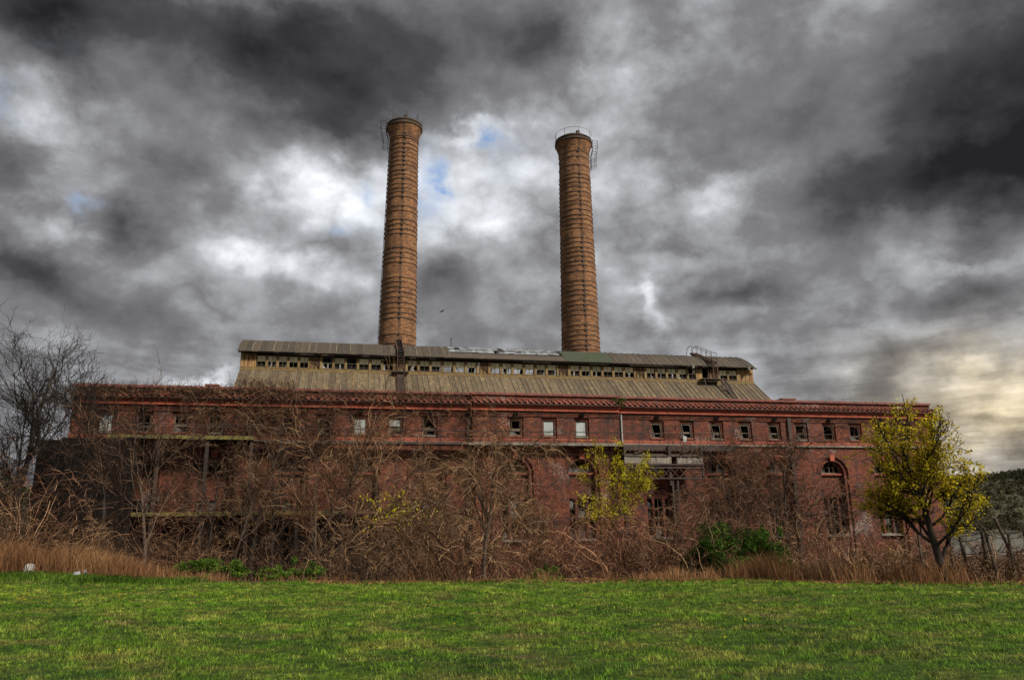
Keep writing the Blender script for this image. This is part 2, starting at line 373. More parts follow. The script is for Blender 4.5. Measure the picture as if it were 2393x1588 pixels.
MAT['rusty_panel'] = weathered('rusting ochre sheet', (0.35, 0.24, 0.09), (0.27, 0.16, 0.06), 1.8, 0.75, stain=(0.19, 0.065, 0.018), stain_scale=(2.2, 2.2, 0.35), stain_at=(0.45, 0.6), rand=0.1, stain2=(0.07, 0.03, 0.014), stain2_at=(0.58, 0.7))
MAT['yellow_glass'] = weathered('yellowed wired glass', (0.66, 0.57, 0.33), (0.54, 0.46, 0.26), 2.2, 0.3, stain=(0.27, 0.10, 0.03), stain_scale=(2.5, 2.5, 0.6), stain_at=(0.58, 0.72), rand=0.22, bump=0.05)
MAT['shard'] = weathered('dirty glass shard', (0.30, 0.31, 0.29), (0.2, 0.2, 0.19), 2.0, 0.25, rand=0.4, bump=0.0)
MAT['old_glass'] = weathered('grimy window glass', (0.09, 0.09, 0.085), (0.16, 0.16, 0.15), 2.0, 0.2, rand=0.5, bump=0.0)
MAT['pale_board'] = weathered('pale window board', (0.35, 0.38, 0.365), (0.25, 0.275, 0.265), 1.5, 0.7, stain=(0.13, 0.12, 0.1), stain_at=(0.52, 0.74), rand=0.12)
MAT['frame'] = weathered('weathered window timber', (0.15, 0.12, 0.08), (0.085, 0.066, 0.046), 4.0, 0.85, rand=0.3)
MAT['pale_metal'] = weathered('pale zinc', (0.34, 0.36, 0.35), (0.24, 0.25, 0.25), 3.0, 0.5, stain=(0.1, 0.07, 0.05), rand=0.1)
MAT['glazing'] = weathered('skylight glass', (0.30, 0.33, 0.34), (0.17, 0.19, 0.2), 3.0, 0.25, stain=(0.05, 0.05, 0.045), stain_scale=(3, 1, 1), stain_at=(0.5, 0.66), rand=0.3, bump=0.3)
MAT['red_paint'] = weathered('faded red door paint', (0.22, 0.025, 0.02), (0.15, 0.02, 0.018), 3.0, 0.7, stain=(0.05, 0.02, 0.015))
MAT['bark'] = weathered('grey brown bark', (0.10, 0.07, 0.047), (0.055, 0.038, 0.027), 6.0, 0.95, rand=0.3, bump=0.6, bump_scale=30)
MAT['dark_bark'] = weathered('dark bark', (0.040, 0.028, 0.02), (0.024, 0.017, 0.013), 6.0, 0.95, rand=0.3, bump=0.6, bump_scale=30)
def stem_mat(name, dark, mid, pale):
    m, t, p = base_mat(name)
    col = t.ramp(t.add('ShaderNodeAttribute', attribute_name='rnd').outputs['Fac'], [(0.0, dark), (0.55, mid), (1.0, pale)])
    hsv = t.add('ShaderNodeHueSaturation'); t.put(hsv.inputs['Color'], col)
    t.put(hsv.inputs['Value'], t.math('MULTIPLY_ADD', t.add('ShaderNodeObjectInfo').outputs['Random'], 0.5, 0.75))
    t.put(p.inputs['Base Color'], hsv.outputs[0]); p.inputs['Roughness'].default_value = 0.9; p.inputs['Specular IOR Level'].default_value = 0.2
    return m
MAT['cane'] = stem_mat('tan canes', (0.035, 0.018, 0.009), (0.18, 0.098, 0.048), (0.54, 0.34, 0.185))
MAT['cane_red'] = stem_mat('reddish canes', (0.026, 0.012, 0.007), (0.14, 0.062, 0.032), (0.46, 0.25, 0.14))
MAT['cane_dark'] = stem_mat('dark vine stems', (0.012, 0.007, 0.004), (0.065, 0.034, 0.019), (0.32, 0.19, 0.11))
MAT['vine'] = stem_mat('dry creeper stems', (0.016, 0.009, 0.006), (0.085, 0.044, 0.024), (0.32, 0.19, 0.105))
MAT['twig_black'] = stem_mat('blackish twigs', (0.012, 0.009, 0.007), (0.025, 0.018, 0.014), (0.06, 0.042, 0.03))
MAT['maple_leaf'] = leafy('young yellow leaves', (0.24, 0.18, 0.012), (0.52, 0.41, 0.02), 0.45, (0.74, 0.60, 0.05))
MAT['bright_leaf'] = leafy('bright yellow blossom', (0.30, 0.25, 0.012), (0.50, 0.43, 0.018), 0.35, (0.68, 0.60, 0.05))
MAT['ivy_leaf'] = leafy('green leaves', (0.012, 0.022, 0.006), (0.045, 0.10, 0.014), 0.3, (0.12, 0.24, 0.028))
MAT['weed_leaf'] = leafy('fresh weeds', (0.03, 0.055, 0.01), (0.085, 0.15, 0.02), 0.3, (0.17, 0.26, 0.04))
MAT['dry_grass'] = leafy('dry reed grass', (0.13, 0.065, 0.032), (0.27, 0.14, 0.065), 0.25, (0.40, 0.24, 0.12))
MAT['wood_leaf'] = leafy('far wood', (0.03, 0.028, 0.016), (0.045, 0.043, 0.023), 0.1, (0.062, 0.06, 0.03))
MAT['dandelion'] = leafy('dandelion', (0.75, 0.45, 0.01), (0.8, 0.55, 0.02), 0.1)
MAT['plastic'] = weathered('grey white plastic', (0.56, 0.56, 0.55), (0.47, 0.47, 0.47), 2.0, 0.6, stain=(0.18, 0.16, 0.13), stain_at=(0.6, 0.75), rand=0.05)
MAT['timber'] = weathered('grey timber', (0.09, 0.066, 0.045), (0.045, 0.034, 0.025), 3.0, 0.95, rand=0.25)
MAT['airframe'] = weathered('dark airframe', (0.05, 0.055, 0.065), (0.04, 0.045, 0.055), 0.2, 0.5, rand=0, bump=0)

def lawn_mat(name, blade):
    m, t, p = base_mat(name)
    col, p2 = lawn_colour(t)
    if blade:
        a = t.add('ShaderNodeAttribute', attribute_name='rnd')
        hsv = t.add('ShaderNodeHueSaturation'); t.put(hsv.inputs['Color'], col)
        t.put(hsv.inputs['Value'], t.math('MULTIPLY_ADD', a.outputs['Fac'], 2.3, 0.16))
        col = hsv.outputs[0]
    else:
        att = t.add('ShaderNodeAttribute', attribute_name='lawn')
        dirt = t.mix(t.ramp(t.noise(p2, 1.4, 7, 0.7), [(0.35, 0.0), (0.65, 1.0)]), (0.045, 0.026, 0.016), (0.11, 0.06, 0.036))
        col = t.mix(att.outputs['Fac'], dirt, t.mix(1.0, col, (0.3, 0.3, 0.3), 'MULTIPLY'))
        bn = t.add('ShaderNodeBump'); bn.inputs['Strength'].default_value = 0.8; bn.inputs['Distance'].default_value = 0.05
        t.put(bn.inputs['Height'], t.noise(p2, 9.0, 6, 0.7)); t.l.new(bn.outputs[0], p.inputs['Normal'])
    t.put(p.inputs['Base Color'], col); p.inputs['Roughness'].default_value = 0.9
    p.inputs['Specular IOR Level'].default_value = 0.15
    return m
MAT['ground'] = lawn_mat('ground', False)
MAT['blade'] = lawn_mat('grass blades', True)

wm, wt, wp = base_mat('river water')
wpos = wt.add('ShaderNodeNewGeometry').outputs['Position']
wb = wt.add('ShaderNodeBump'); wb.inputs['Strength'].default_value = 0.6; wb.inputs['Distance'].default_value = 0.6
wt.put(wb.inputs['Height'], wt.noise(wt.mapping(wpos, (0,0,0), (0,0,0), (0.25, 0.9, 1)), 0.35, 6, 0.65)); wt.l.new(wb.outputs[0], wp.inputs['Normal'])
wp.inputs['Base Color'].default_value = (0.05, 0.055, 0.055, 1); wp.inputs['Roughness'].default_value = 0.12
MAT['water'] = wm

# ------------------------------------------------------------------ terrain
EDGE_X = np.array([-60, -21, -13, -6.7, 0, 7.5, 15.4, 25, 60.])
EDGE_Y = np.array([33, 31.5, 31.2, 31, 30, 28.5, 24.9, 20, 6.])
def edge(x): return np.interp(x, EDGE_X, EDGE_Y)
def sstep(t): t = np.clip(t, 0, 1); return t*t*(3-2*t)
def gh(x, y):
    x = np.asarray(x, float); y = np.asarray(y, float)
    d = y - edge(x)
    z = 0.035*np.sin(x*0.55+0.7)*np.sin(y*0.43) + 0.02*np.sin(x*1.7+y*0.9)
    z = z*sstep((y-4)/6) - 1.4*sstep((d-0.5)/15.0)
    z = z + 0.42*np.exp(-((x+20)/6.0)**2 - ((y-34.0)/4.5)**2)
    z = z - 9.0*sstep((y-92-0.05*x)/45.0)*sstep((x+70)/40.0)
    return z
def G(x, y): return float(gh(x, y))
def axis(spans):
    out = []
    for a, b, st in spans: out += list(np.arange(a, b, st))
    return np.array(out + [spans[-1][1]])
gxs = axis([(-3000,-300,300),(-300,-60,20),(-60,60,1.0),(60,300,20),(300,3000,300)])
gys = axis([(-400,-20,40),(-20,8,4),(8,50,0.5),(50,160,4),(160,400,40)])
X, Y = np.meshgrid(gxs, gys)
Zg = gh(X, Y)
nx, ny = len(gxs), len(gys)
idx = np.arange(nx*ny).reshape(ny, nx)
Fq = np.stack([idx[:-1,:-1], idx[:-1,1:], idx[1:,1:], idx[1:,:-1]], -1).reshape(-1, 4)
lawnv = sstep((edge(X) - Y)/0.8 + 0.5)
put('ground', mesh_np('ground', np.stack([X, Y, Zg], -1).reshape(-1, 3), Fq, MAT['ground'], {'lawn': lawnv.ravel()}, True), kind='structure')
put('river', mesh_np('river', [(-6000,70,-6),(6000,70,-6),(6000,9000,-6),(-6000,9000,-6)], [[0,1,2,3]], MAT['water']), kind='structure')
# wooded ridge on the far bank
rng = np.random.default_rng(11)
hx = np.linspace(-2500, 4500, 141); hy = np.array([1640, 1680, 1740, 1800, 1860, 1920, 2050, 2300.])
prof = np.array([-8, 2, 45, 88, 112, 120, 118, 100.])
HX, HY = np.meshgrid(hx, hy)
ridge = 0.86 + 0.1*np.sin(HX/310+1.2) + 0.05*np.sin(HX/97) + 0.00013*np.clip(HX-900, -600, 900)
ridge = ridge*1.3; HZ = prof[:, None]*ridge
hi = np.arange(HX.size).reshape(HX.shape)
MAT['hill'] = weathered('wooded hillside soil', (0.03, 0.028, 0.014), (0.05, 0.045, 0.02), 0.02, 0.95, bump=0)
put('hill', mesh_np('hill', np.stack([HX, HY, HZ], -1).reshape(-1, 3), np.stack([hi[:-1,:-1], hi[:-1,1:], hi[1:,1:], hi[1:,:-1]], -1).reshape(-1, 4), MAT['hill'], smooth=True), kind='structure')
def clumps(rng, centres, rad, per, size):
    """leaf clumps: quads spread through ellipsoids; returns V, F, rnd"""
    n = len(centres)*per
    c = np.repeat(centres, per, 0); rr = np.repeat(rad, per, 0)
    d = rng.normal(size=(n, 3)); d /= np.linalg.norm(d, axis=1)[:, None]
    p = c + d*rr*(rng.uniform(0.25, 1.0, (n, 1))**0.5)
    return quads(rng, p, size)
def quads(rng, p, size, flat=0.0):
    n = len(p)
    a = rng.normal(size=(n, 3)); a[:, 2] *= (1-flat); a /= np.linalg.norm(a, axis=1)[:, None]
    b = np.cross(a, rng.normal(size=(n, 3))); b /= np.linalg.norm(b, axis=1)[:, None]
    s = (size*rng.uniform(0.6, 1.4, n))[:, None]
    V = np.stack([p - a*s*0.5, p + b*s*0.38, p + a*s*0.6, p - b*s*0.38], 1).reshape(-1, 3)
    F = np.arange(4*n).reshape(n, 4)
    return V, F, np.repeat(rng.uniform(0, 1, n), 4)
tx = rng.uniform(500, 1750, 5200); ty = rng.uniform(1650, 1960, 5200)
tz = np.array([np.interp(b, hy, prof) for b in ty])*1.3*(0.86 + 0.1*np.sin(tx/310+1.2) + 0.05*np.sin(tx/97) + 0.00013*np.clip(tx-900, -600, 900))
th = rng.uniform(5, 10, 5200)
V, F, rn = clumps(rng, np.stack([tx, ty, tz+th*0.7], -1), np.stack([th*0.7, th*0.7, th], -1), 40, 2.4)
rn = np.clip(rn*0.5 + np.repeat(rng.uniform(0, 0.6, 5200), 40*4), 0, 1)
put('wooded_hillside', mesh_np('wooded_hillside', V, F, MAT['wood_leaf'], {'rnd': rn}), label='dark leafless wood covering the ridge across the river', cat='forest', kind='stuff')
# rise behind the brush on the near left
lx = np.linspace(-190, -48, 40); ly = np.linspace(95, 170, 16)
LX, LY = np.meshgrid(lx, ly)
LZ = -3 + (12 + 2*np.sin(LX/13))*sstep((LY-95)/50)*sstep((-46-LX)/50)
li = np.arange(LX.size).reshape(LX.shape)
put('bank', mesh_np('bank', np.stack([LX, LY, LZ], -1).reshape(-1, 3), np.stack([li[:-1,:-1], li[:-1,1:], li[1:,1:], li[1:,:-1]], -1).reshape(-1, 4), MAT['hill'], smooth=True), kind='structure')
k = 600
tx = rng.uniform(-185, -55, k); ty = rng.uniform(100, 165, k)
tz = -3 + 12*sstep((ty-95)/50)*sstep((-46-tx)/50); th = rng.uniform(2, 4, k)
V, F, rn = clumps(rng, np.stack([tx, ty, tz+th*0.7], -1), np.stack([th*0.8, th*0.8, th], -1), 40, 0.7)
put('wooded_bank', mesh_np('wooded_bank', V, F, MAT['wood_leaf'], {'rnd': rn*0.8}), label='dark wood on the rise behind the left brush', cat='forest', kind='stuff')

# ------------------------------------------------------------------ power station: local x along the facade, y back from it
YAW = R(12.3)
BASE = empty('power_station', (0, 65, 0), YAW, label='long derelict red brick power station with a clerestory roof monitor', cat='building')
def bpart(mb, name, mat, **kw): return mb.obj(name, MAT[mat], BASE, **kw)
def wloc(s, o, z):
    return Vector((math.cos(YAW)*s - math.sin(YAW)*o, 65 + math.sin(YAW)*s + math.cos(YAW)*o, z))
S0, S1, C0, C1 = -34.2, 41.1, -3.55, 9.35           # wall ends, projecting centre
ZB, ZT = -2.6, 13.2
def fo(s): return -0.35 if C0 < s < C1 else 0.0
WIN = [-31.77,-29.08,-26.4,-23.85,-21.08,-18.3,-15.55,-12.72,-9.93,-7.1, 0.12,3.05,5.92, 12.94,15.79,18.64,21.46,24.36,27.08,29.95,32.69,35.39,38.2]
ARCH = [-29.05,-23.7,-18.1,-12.55,-7.15, 0.08,5.85, 12.88,18.67,24.33,29.9,35.4]
def arch_poly(s, r, zb, zs, n=18):
    return [(s-r, zb), (s+r, zb)] + [(s + r*math.cos(math.pi*i/n), zs + r*math.sin(math.pi*i/n)) for i in range(n+1)]
def rect(s0, s1, z0, z1): return [(s0, z0), (s1, z0), (s1, z1), (s0, z1)]
def inside(p, poly):
    c = False; x, y = p; j = len(poly)-1
    for i in range(len(poly)):
        (xi, yi), (xj, yj) = poly[i], poly[j]
        if (yi > y) != (yj > y) and x < (xj-xi)*(y-yi)/(yj-yi)+xi: c = not c
        j = i
    return c
def plate(mb, outer, holes, o):
    vs, es = [], []
    for poly in [outer] + holes:
        b = len(vs); vs += [Vector(p) for p in poly]
        es += [(b+i, b+(i+1) % len(poly)) for i in range(len(poly))]
    v2, _, f2, *_ = delaunay_2d_cdt(vs, es, [], 0, 1e-5)
    b = len(mb.v); mb.v += [(p.x, o, p.y) for p in v2]
    for f in f2:
        cx = sum(v2[i].x for i in f)/len(f); cz = sum(v2[i].y for i in f)/len(f)
        if inside((cx, cz), outer) and not any(inside((cx, cz), h) for h in holes): mb.f.append([b+i for i in f])
def reveal(mb, poly, o0, o1):
    for i in range(len(poly)):
        (x0, z0), (x1, z1) = poly[i], poly[(i+1) % len(poly)]
        mb.poly([(x0,o0,z0),(x1,o0,z1),(x1,o1,z1),(x0,o1,z0)])
LIGHTS = [(-1.1, -0.58), (-0.38, 0.38), (0.58, 1.1)]
wall = MB()
for a, b in ((S0, C0), (C0, C1), (C1, S1)):
    off = fo((a+b)/2); holes = []
    for s in WIN:
        if a < s < b:
            h = rect(s-0.68, s+0.68, 9.57, 11.33); hw = rect(s-0.5, s+0.5, 9.76, 11.13)
            holes.append(h); reveal(wall, h, off, off+0.13); plate(wall, h, [hw], off+0.13); reveal(wall, hw, off+0.13, off+0.45)
    for s in ARCH:
        if a < s < b:
            h = arch_poly(s, 1.5, ZB+0.1, 6.7); hi_ = arch_poly(s, 1.17, ZB+0.2, 6.7)
            holes.append(h); reveal(wall, h, off, off+0.14); plate(wall, h, [hi_], off+0.14); reveal(wall, hi_, off+0.14, off+0.5)
            lun = [(s-1.08, 6.74), (s+1.08, 6.74)] + [(s+1.08*math.cos(math.pi*i/14), 6.78+1.08*math.sin(math.pi*i/14)) for i in range(15)]
            inner = [lun] + [rect(s+x0, s+x1, 1.35, 4.62) for x0, x1 in LIGHTS]
            plate(wall, hi_, inner, off+0.5)
            for h2 in inner: reveal(wall, h2, off+0.5, off+0.8)
    plate(wall, rect(a, b, ZB, ZT), holes, off)
for s in (C0, C1): wall.poly([(s,-0.35,ZB),(s,0,ZB),(s,0,ZT),(s,-0.35,ZT)])
bpart(wall, 'front_wall', 'brick')
bpart(MB().box(S0, S0+0.5, 0.02, 28, ZB, ZT), 'end_wall', 'brick')
bpart(MB().box(S1-0.5, S1, 0.02, 28, ZB, ZT), 'end_wall', 'brick')
bpart(MB().box(S0, S1, 28, 28.5, ZB, ZT), 'rear_wall', 'brick')
rd = MB().box(S0+0.5, -22.5, 0.5, 28, 12.45, 12.7).box(26.6, S1-0.5, 0.5, 28, 12.45, 12.7).box(-22.5, 26.6, 0.5, 7.2, 12.45, 12.7).box(-22.5, 26.6, 16.8, 28, 12.45, 12.7)
bpart(rd, 'roof_deck', 'tar')
bpart(MB().box(S0, S1, 0.45, 0.5, 12.3, ZT-0.02).box(S0, S1, 0.05, 0.45, 13.0, ZT-0.01), 'parapet_back', 'parapet_brick')

def run(name, mat, mesh, pitch, o, z, a=S0, b=S1, jit=0.0, gap=()):
    """one piece after another along the facade, sharing a mesh; follows the projecting centre"""
    n = int(round((b-a)/pitch)); p = (b-a)/n
    for i in range(n):
        s = a + (i+0.5)*p
        if any(g0 < s < g1 for g0, g1 in gap): continue
        put(name, mesh, BASE, (s, fo(s)+o+random.uniform(-jit, jit), z+random.uniform(-jit, jit)*0.6), (0, random.uniform(-jit, jit)*0.5, 0))
def bevel_block(x, y0, y1, z0, z1, ch=0.03):
    m = MB(); b = 0
    pts = [(y0, z0), (y0, z1-ch), (y0+ch, z1), (y1, z1), (y1, z0)]
    m.v = [(-x/2, *q) for q in pts] + [(x/2, *q) for q in pts]
    n = len(pts); m.f = [list(range(n)), list(range(n, 2*n))[::-1]] + [[i, n+i, n+(i+1) % n, (i+1) % n] for i in range(n)]
    return m
run('coping_block', 'coping', bevel_block(0.405, -0.14, 0.5, 0.0, 0.2).mesh('coping_block', MAT['coping']), 0.42, 0, 13.21, S0-0.1, S1+0.05, 0.012)
run('terracotta_block', 'terracotta', bevel_block(0.745, -0.3, 0.0, 0.0, 0.31, 0.02).mesh('terracotta_block', MAT['terracotta']), 0.76, -0.004, 11.87, S0-0.05, S1+0.25, 0.006)
run('string_course_block', 'terracotta', bevel_block(0.745, -0.1, 0.0, 0.0, 0.3, 0.03).mesh('string_course_block', MAT['string_clay']), 0.76, -0.004, 9.24, S0, S1+0.05, 0.006)
# barrel tile: a clay pan with a raised half-round cover along one edge, sloping out over the band
tile = MB()
nseg = 8
rows = []
for (o, z, kx) in ((0.0, 0.36, 1.0), (-0.3, 0.2, 1.04), (-0.62, 0.03, 1.08)):
    row = [(-0.24, o, z), (0.0, o, z-0.01)]
    for i in range(nseg+1):
        an = math.pi*(1 - i/nseg); row.append((0.125 + 0.115*kx*math.cos(an), o, z + 0.15*kx*math.sin(an)))
    rows.append(row)
nr = len(rows[0])
for r in rows: tile.v += r
for r in rows: tile.v += [(x, o, z-0.03) for x, o, z in r]
K = 3*nr
for k in range(2):
    for i in range(nr-1):
        tile.f.append([k*nr+i, k*nr+i+1, (k+1)*nr+i+1, (k+1)*nr+i]); tile.f.append([K+(k+1)*nr+i, K+(k+1)*nr+i+1, K+k*nr+i+1, K+k*nr+i])
for i in range(nr-1): tile.f.append([2*nr+i, 2*nr+i+1, K+2*nr+i+1, K+2*nr+i])
run('cornice_tile', 'tile', tile.mesh('cornice_tile', MAT['tile']), 0.5, -0.01, 12.42, S0-0.2, S1+0.25, 0.02)
def strips(name, mat, lst):
    for a, b in ((S0-0.02, C0), (C0, C1), (C1, S1+0.02)):
        off = fo((a+b)/2)
        for o0, z0, z1 in lst: bpart(MB().box(a, b, off+o0, off-0.004, z0, z1), name, mat)
strips('gutter', 'steel', [(-0.6, 12.34, 12.42)])
strips('cornice_moulding', 'terracotta', [(-0.4, 12.185, 12.335)])
strips('corbel_course', 'brick', [(-0.06, 11.40, 11.48), (-0.10, 11.52, 11.60), (-0.15, 11.64, 11.72), (-0.2, 11.76, 11.865)])
strips('ledge', 'concrete', [(-0.16, 9.1, 9.235)])
for i, s in enumerate(WIN):
    if i % 2 == (1 if s < -5 else 0 if s < 8 else 1):
        bpart(MB().box(s-0.2, s+0.2, fo(s)-0.215, fo(s)-0.02, 11.5, 11.72), 'vent', 'tar')

# upper windows: timber frame, sill and whatever is left in the opening
BOARD = {0: 'full', 7: 'full', 8: 'half', 11: 'full', 12: 'full'}
for i, s in enumerate(WIN):
    o = fo(s)+0.2
    f = MB()
    f.box(s-0.5, s-0.42, o, o+0.1, 9.79, 11.13).box(s+0.42, s+0.5, o, o+0.1, 9.79, 11.13).box(s-0.42, s+0.42, o, o+0.1, 11.04, 11.13).box(s-0.42, s+0.42, o, o+0.1, 9.79, 9.87)
    if BOARD.get(i) != 'full': f.box(s-0.42, s+0.42, o+0.02, o+0.07, 10.12+0.22*random.random(), 10.17+0.22*random.random()+0.03)
    wn = f.obj('window', MAT['frame'], BASE)
    MB().box(s-0.58, s+0.58, fo(s)-0.03, fo(s)+0.3, 9.66, 9.757).obj('sill', MAT['string_clay' if i % 3 else 'concrete'], wn)
    if BOARD.get(i) == 'full': MB().box(s-0.42, s+0.42, o+0.04, o+0.06, 9.87, 11.04).obj('board', MAT['pale_board'], wn)
    elif BOARD.get(i) == 'half': MB().box(s-0.42, s+0.42, o+0.04, o+0.06, 10.5, 11.04).obj('board', MAT['pale_board'], wn)
    elif i in (13, 14, 15, 16, 17):
        t_ = 0.1+0.12*random.random()   # a sash hanging askew in the opening
        sh = MB(); sh.bar((s-0.4+t_*(-0.3), o-0.03, 11.02), (s-0.4+t_, o-0.06, 9.95), 0.05); sh.bar((s+0.36, o-0.03, 11.0), (s+0.36+t_*0.4, o-0.05, 9.95), 0.045)
        sh.bar((s-0.42-t_*0.3, o-0.03, 11.0), (s+0.38, o-0.03, 10.99), 0.05); sh.obj('sash', MAT['frame'], wn)
        MB().poly([(s-0.41, o+0.05, 9.88), (s-0.1, o+0.05, 9.88), (s-0.25, o+0.05, 10.25), (s-0.41, o+0.05, 10.5)]).obj('pane', MAT['old_glass'], wn)
    else:
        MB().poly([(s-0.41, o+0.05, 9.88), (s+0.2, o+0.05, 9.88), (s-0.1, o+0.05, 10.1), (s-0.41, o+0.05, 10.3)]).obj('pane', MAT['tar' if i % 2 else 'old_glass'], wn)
put('loose_board', MB().box(-0.16, 0.16, -0.02, 0.02, -0.5, 0).mesh('loose_board', MAT['pale_board']), BASE, (15.5, -0.12, 9.95), (0, 0.12, 0))

# arched bays: keystone, ring, lunette and the three tall lights
for i, s in enumerate(ARCH):
    o = fo(s)
    k = MB(); pts = [(-0.2, 7.86), (0.2, 7.86), (0.27, 8.4), (-0.27, 8.4)]
    k.v = [(s+x, o-0.09, z) for x, z in pts] + [(s+x, o+0.3, z) for x, z in pts]
    k.f = [[0,1,2,3],[4,7,6,5],[0,4,5,1],[1,5,6,2],[2,6,7,3],[3,7,4,0]]
    bpart(k, 'keystone', 'terracotta')
    rg = MB(); n = 24
    for r0, r1, oo in ((1.5, 1.66, o-0.05), (1.17, 1.31, o+0.09)):
        for j in range(n):
            a0, a1 = math.pi*j/n, math.pi*(j+0.82)/n
            P = [(s+r*math.cos(a), z_, 6.7+r*math.sin(a)) for r in (r0, r1) for a in (a0, a1) for z_ in (oo, oo+0.1)]
            b = len(rg.v); rg.v += P
            for q in ((0,4,6,2),(1,3,7,5),(0,1,5,4),(2,6,7,3),(4,5,7,6),(0,2,3,1)): rg.f.append([b+x for x in q])
    bpart(rg, 'brick_arch', 'brick')
    fr = MB(); oo = o+0.62
    for j in range(14):
        a0, a1 = math.pi*j/14, math.pi*(j+1)/14
        fr.bar((s+1.04*math.cos(a0), oo, 6.78+1.04*math.sin(a0)), (s+1.04*math.cos(a1), oo, 6.78+1.04*math.sin(a1)), 0.08, 0.08, (0,1,0))
    fr.bar((s-1.05, oo, 6.8), (s+1.05, oo, 6.8), 0.1)
    for x in (-0.55, -0.02, 0.5):
        hgt = math.sqrt(max(0.01, 1.04**2 - x*x)); fr.bar((s+x, oo, 6.8), (s+x, oo, 6.78+hgt), 0.06)
    fr.bar((s-0.55, oo, 7.3), (s+0.5, oo, 7.3), 0.05)
    lw = bpart(fr, 'lunette_window', 'frame')
    MB().box(s-1.17, s+1.17, o+0.3, o+0.62, 6.6, 6.735).obj('sill', MAT['string_clay'], lw)
    rr = random.Random(i*7+3)
    for (x0, x1, z0, z1) in ((-0.95,-0.57,6.85,7.25),(-0.52,-0.04,6.85,7.27),(0.01,0.47,6.85,7.27),(0.53,0.95,6.85,7.2),(-0.5,-0.05,7.33,7.68),(0.02,0.46,7.33,7.7)):
        if rr.random() < (0.65 if i in (2, 3, 4, 7) else 0.3):
            MB().poly([(s+x0,oo+0.02,z0),(s+x1,oo+0.02,z0),(s+x1,oo+0.02,z1-rr.random()*0.2),(s+x0,oo+0.02,z1)]).obj('pane', MAT['old_glass'], lw)
    for x0, x1 in LIGHTS:
        tf = MB(); zt, zb = 4.62, 1.35
        tf.box(s+x0, s+x0+0.06, oo, oo+0.08, zb, zt).box(s+x1-0.06, s+x1, oo, oo+0.08, zb, zt).box(s+x0+0.06, s+x1-0.06, oo, oo+0.08, zt-0.08, zt).box(s+x0+0.06, s+x1-0.06, oo, oo+0.08, zb, zb+0.08)
        for z in (2.15, 2.95, 3.75): tf.box(s+x0+0.06, s+x1-0.06, oo+0.02, oo+0.06, z, z+0.05)
        if x1-x0 > 0.6: tf.box(s+(x0+x1)/2-0.02, s+(x0+x1)/2+0.02, oo+0.022, oo+0.058, zb+0.08, zt-0.08)
        tw = bpart(tf, 'tall_window', 'frame')
        for z0 in (1.45, 2.22, 3.02, 3.82):
            if rr.random() < 0.3:
                MB().poly([(s+x0+0.07,oo+0.05,z0),(s+x1-0.07,oo+0.05,z0+0.15*rr.random()),(s+x1-0.1,oo+0.05,z0+0.3+0.3*rr.random()),(s+x0+0.07,oo+0.05,z0+0.65)]).obj('pane', MAT['old_glass'], tw)
    bpart(MB().box(s-1.25, s+1.25, o+0.2, o+0.75, 1.16, 1.34), 'window_ledge', 'concrete')
bpart(MB().box(-0.42, 0.6, 0.02, 0.1, -1.3, -0.42).box(-0.37, 0.06, -0.02, 0.02, -1.25, -0.47).box(0.1, 0.55, -0.02, 0.02, -1.25, -0.47), 'red_hatch', 'red_paint')
for s, m, z0 in ((9.62, 'pale_metal', 9.3), ):
    bpart(MB().tube([(s, -0.13, 11.85), (s, -0.13, z0)], 0.085, 8), 'downpipe', m)
bpart(MB().tube([(9.62, -0.13, 9.28), (9.62, -0.13, -2)], 0.085, 8), 'downpipe', 'steel')
bpart(MB().box(-4.0, -3.7, -0.16, -0.01, 9.3, 11.85).box(-3.98, -3.78, -0.14, -0.01, -1.5, 9.05), 'downpipe', 'steel')
bpart(MB().box(25.66, 25.98, -0.2, -0.01, -1.5, 11.86), 'downpipe', 'steel')

# ---- clerestory monitor
M0, M1, MF, MR = -23.4, 27.35, 8.0, 12.0
SK0_, SK1_ = -4.6, 7.0
# upper wall: sill band, posts, header
bpart(MB().box(M0, M1, MF-0.06, MF+0.12, 16.45, 16.78), 'monitor_sill', 'ochre')
bpart(MB().box(M0, M1, MF-0.03, MF+0.2, 17.885, 18.3), 'eave_shadow_header', 'tar')  # black colour paints the eave's shadow onto the header
bpart(MB().box(M0, M1, 16.0, 16.2, 12.6, 16.78).box(M0, M1, 16.0, 16.2, 18.0, 18.3).box(M0, -3.6, 16.0, 16.2, 16.78, 18.0).box(5.4, M1, 16.0, 16.2, 16.78, 18.0), 'monitor_rear_wall', 'tar')
for s in [M0 + (M1-M0)*i/44 for i in range(45)]:
    if -3.5 < s < 5.3: bpart(MB().box(s-0.14, s+0.14, 16.02, 16.18, 16.78, 18.0), 'rear_post', 'steel')
for s in (M0, M1-0.15):
    g = MB(); P = [(2.7, 12.6), (MF, 16.5), (MF, 18.2), (9.0, 19.05), (10.2, 19.68), (11.2, 20.02), (12, 20.12), (12.8, 20.02), (13.8, 19.68), (15, 19.05), (16, 18.2), (16, 16.5), (21.3, 12.6)]
    g.v = [(s, o, z) for o, z in P] + [(s+0.15, o, z) for o, z in P]; n = len(P)
    g.f = [list(range(n))[::-1], list(range(n, 2*n))] + [[i, (i+1) % n, n+(i+1) % n, n+i] for i in range(n)]
    bpart(g, 'monitor_gable', 'ochre')
MWIN = ([-21.58+0.94*i for i in range(5)] + [-15.75+1.11*i for i in range(6)] + [-7.92+1.13*i for i in range(6)] + [0.03+1.138*i for i in range(6)] + [8.04+1.136*i for i in range(6)] + [16.01+1.137*i for i in range(5)] + [23.94, 24.99])
MBRACE = [-16.87, -9.04, -1.1, 6.86, 14.86, 22.79]
MDARK = {5, 7, 10}
items = sorted([(s, 'w') for s in MWIN] + [(s, 'b') for s in MBRACE] + [(21.41, 'p'), (21.93, 'd')])
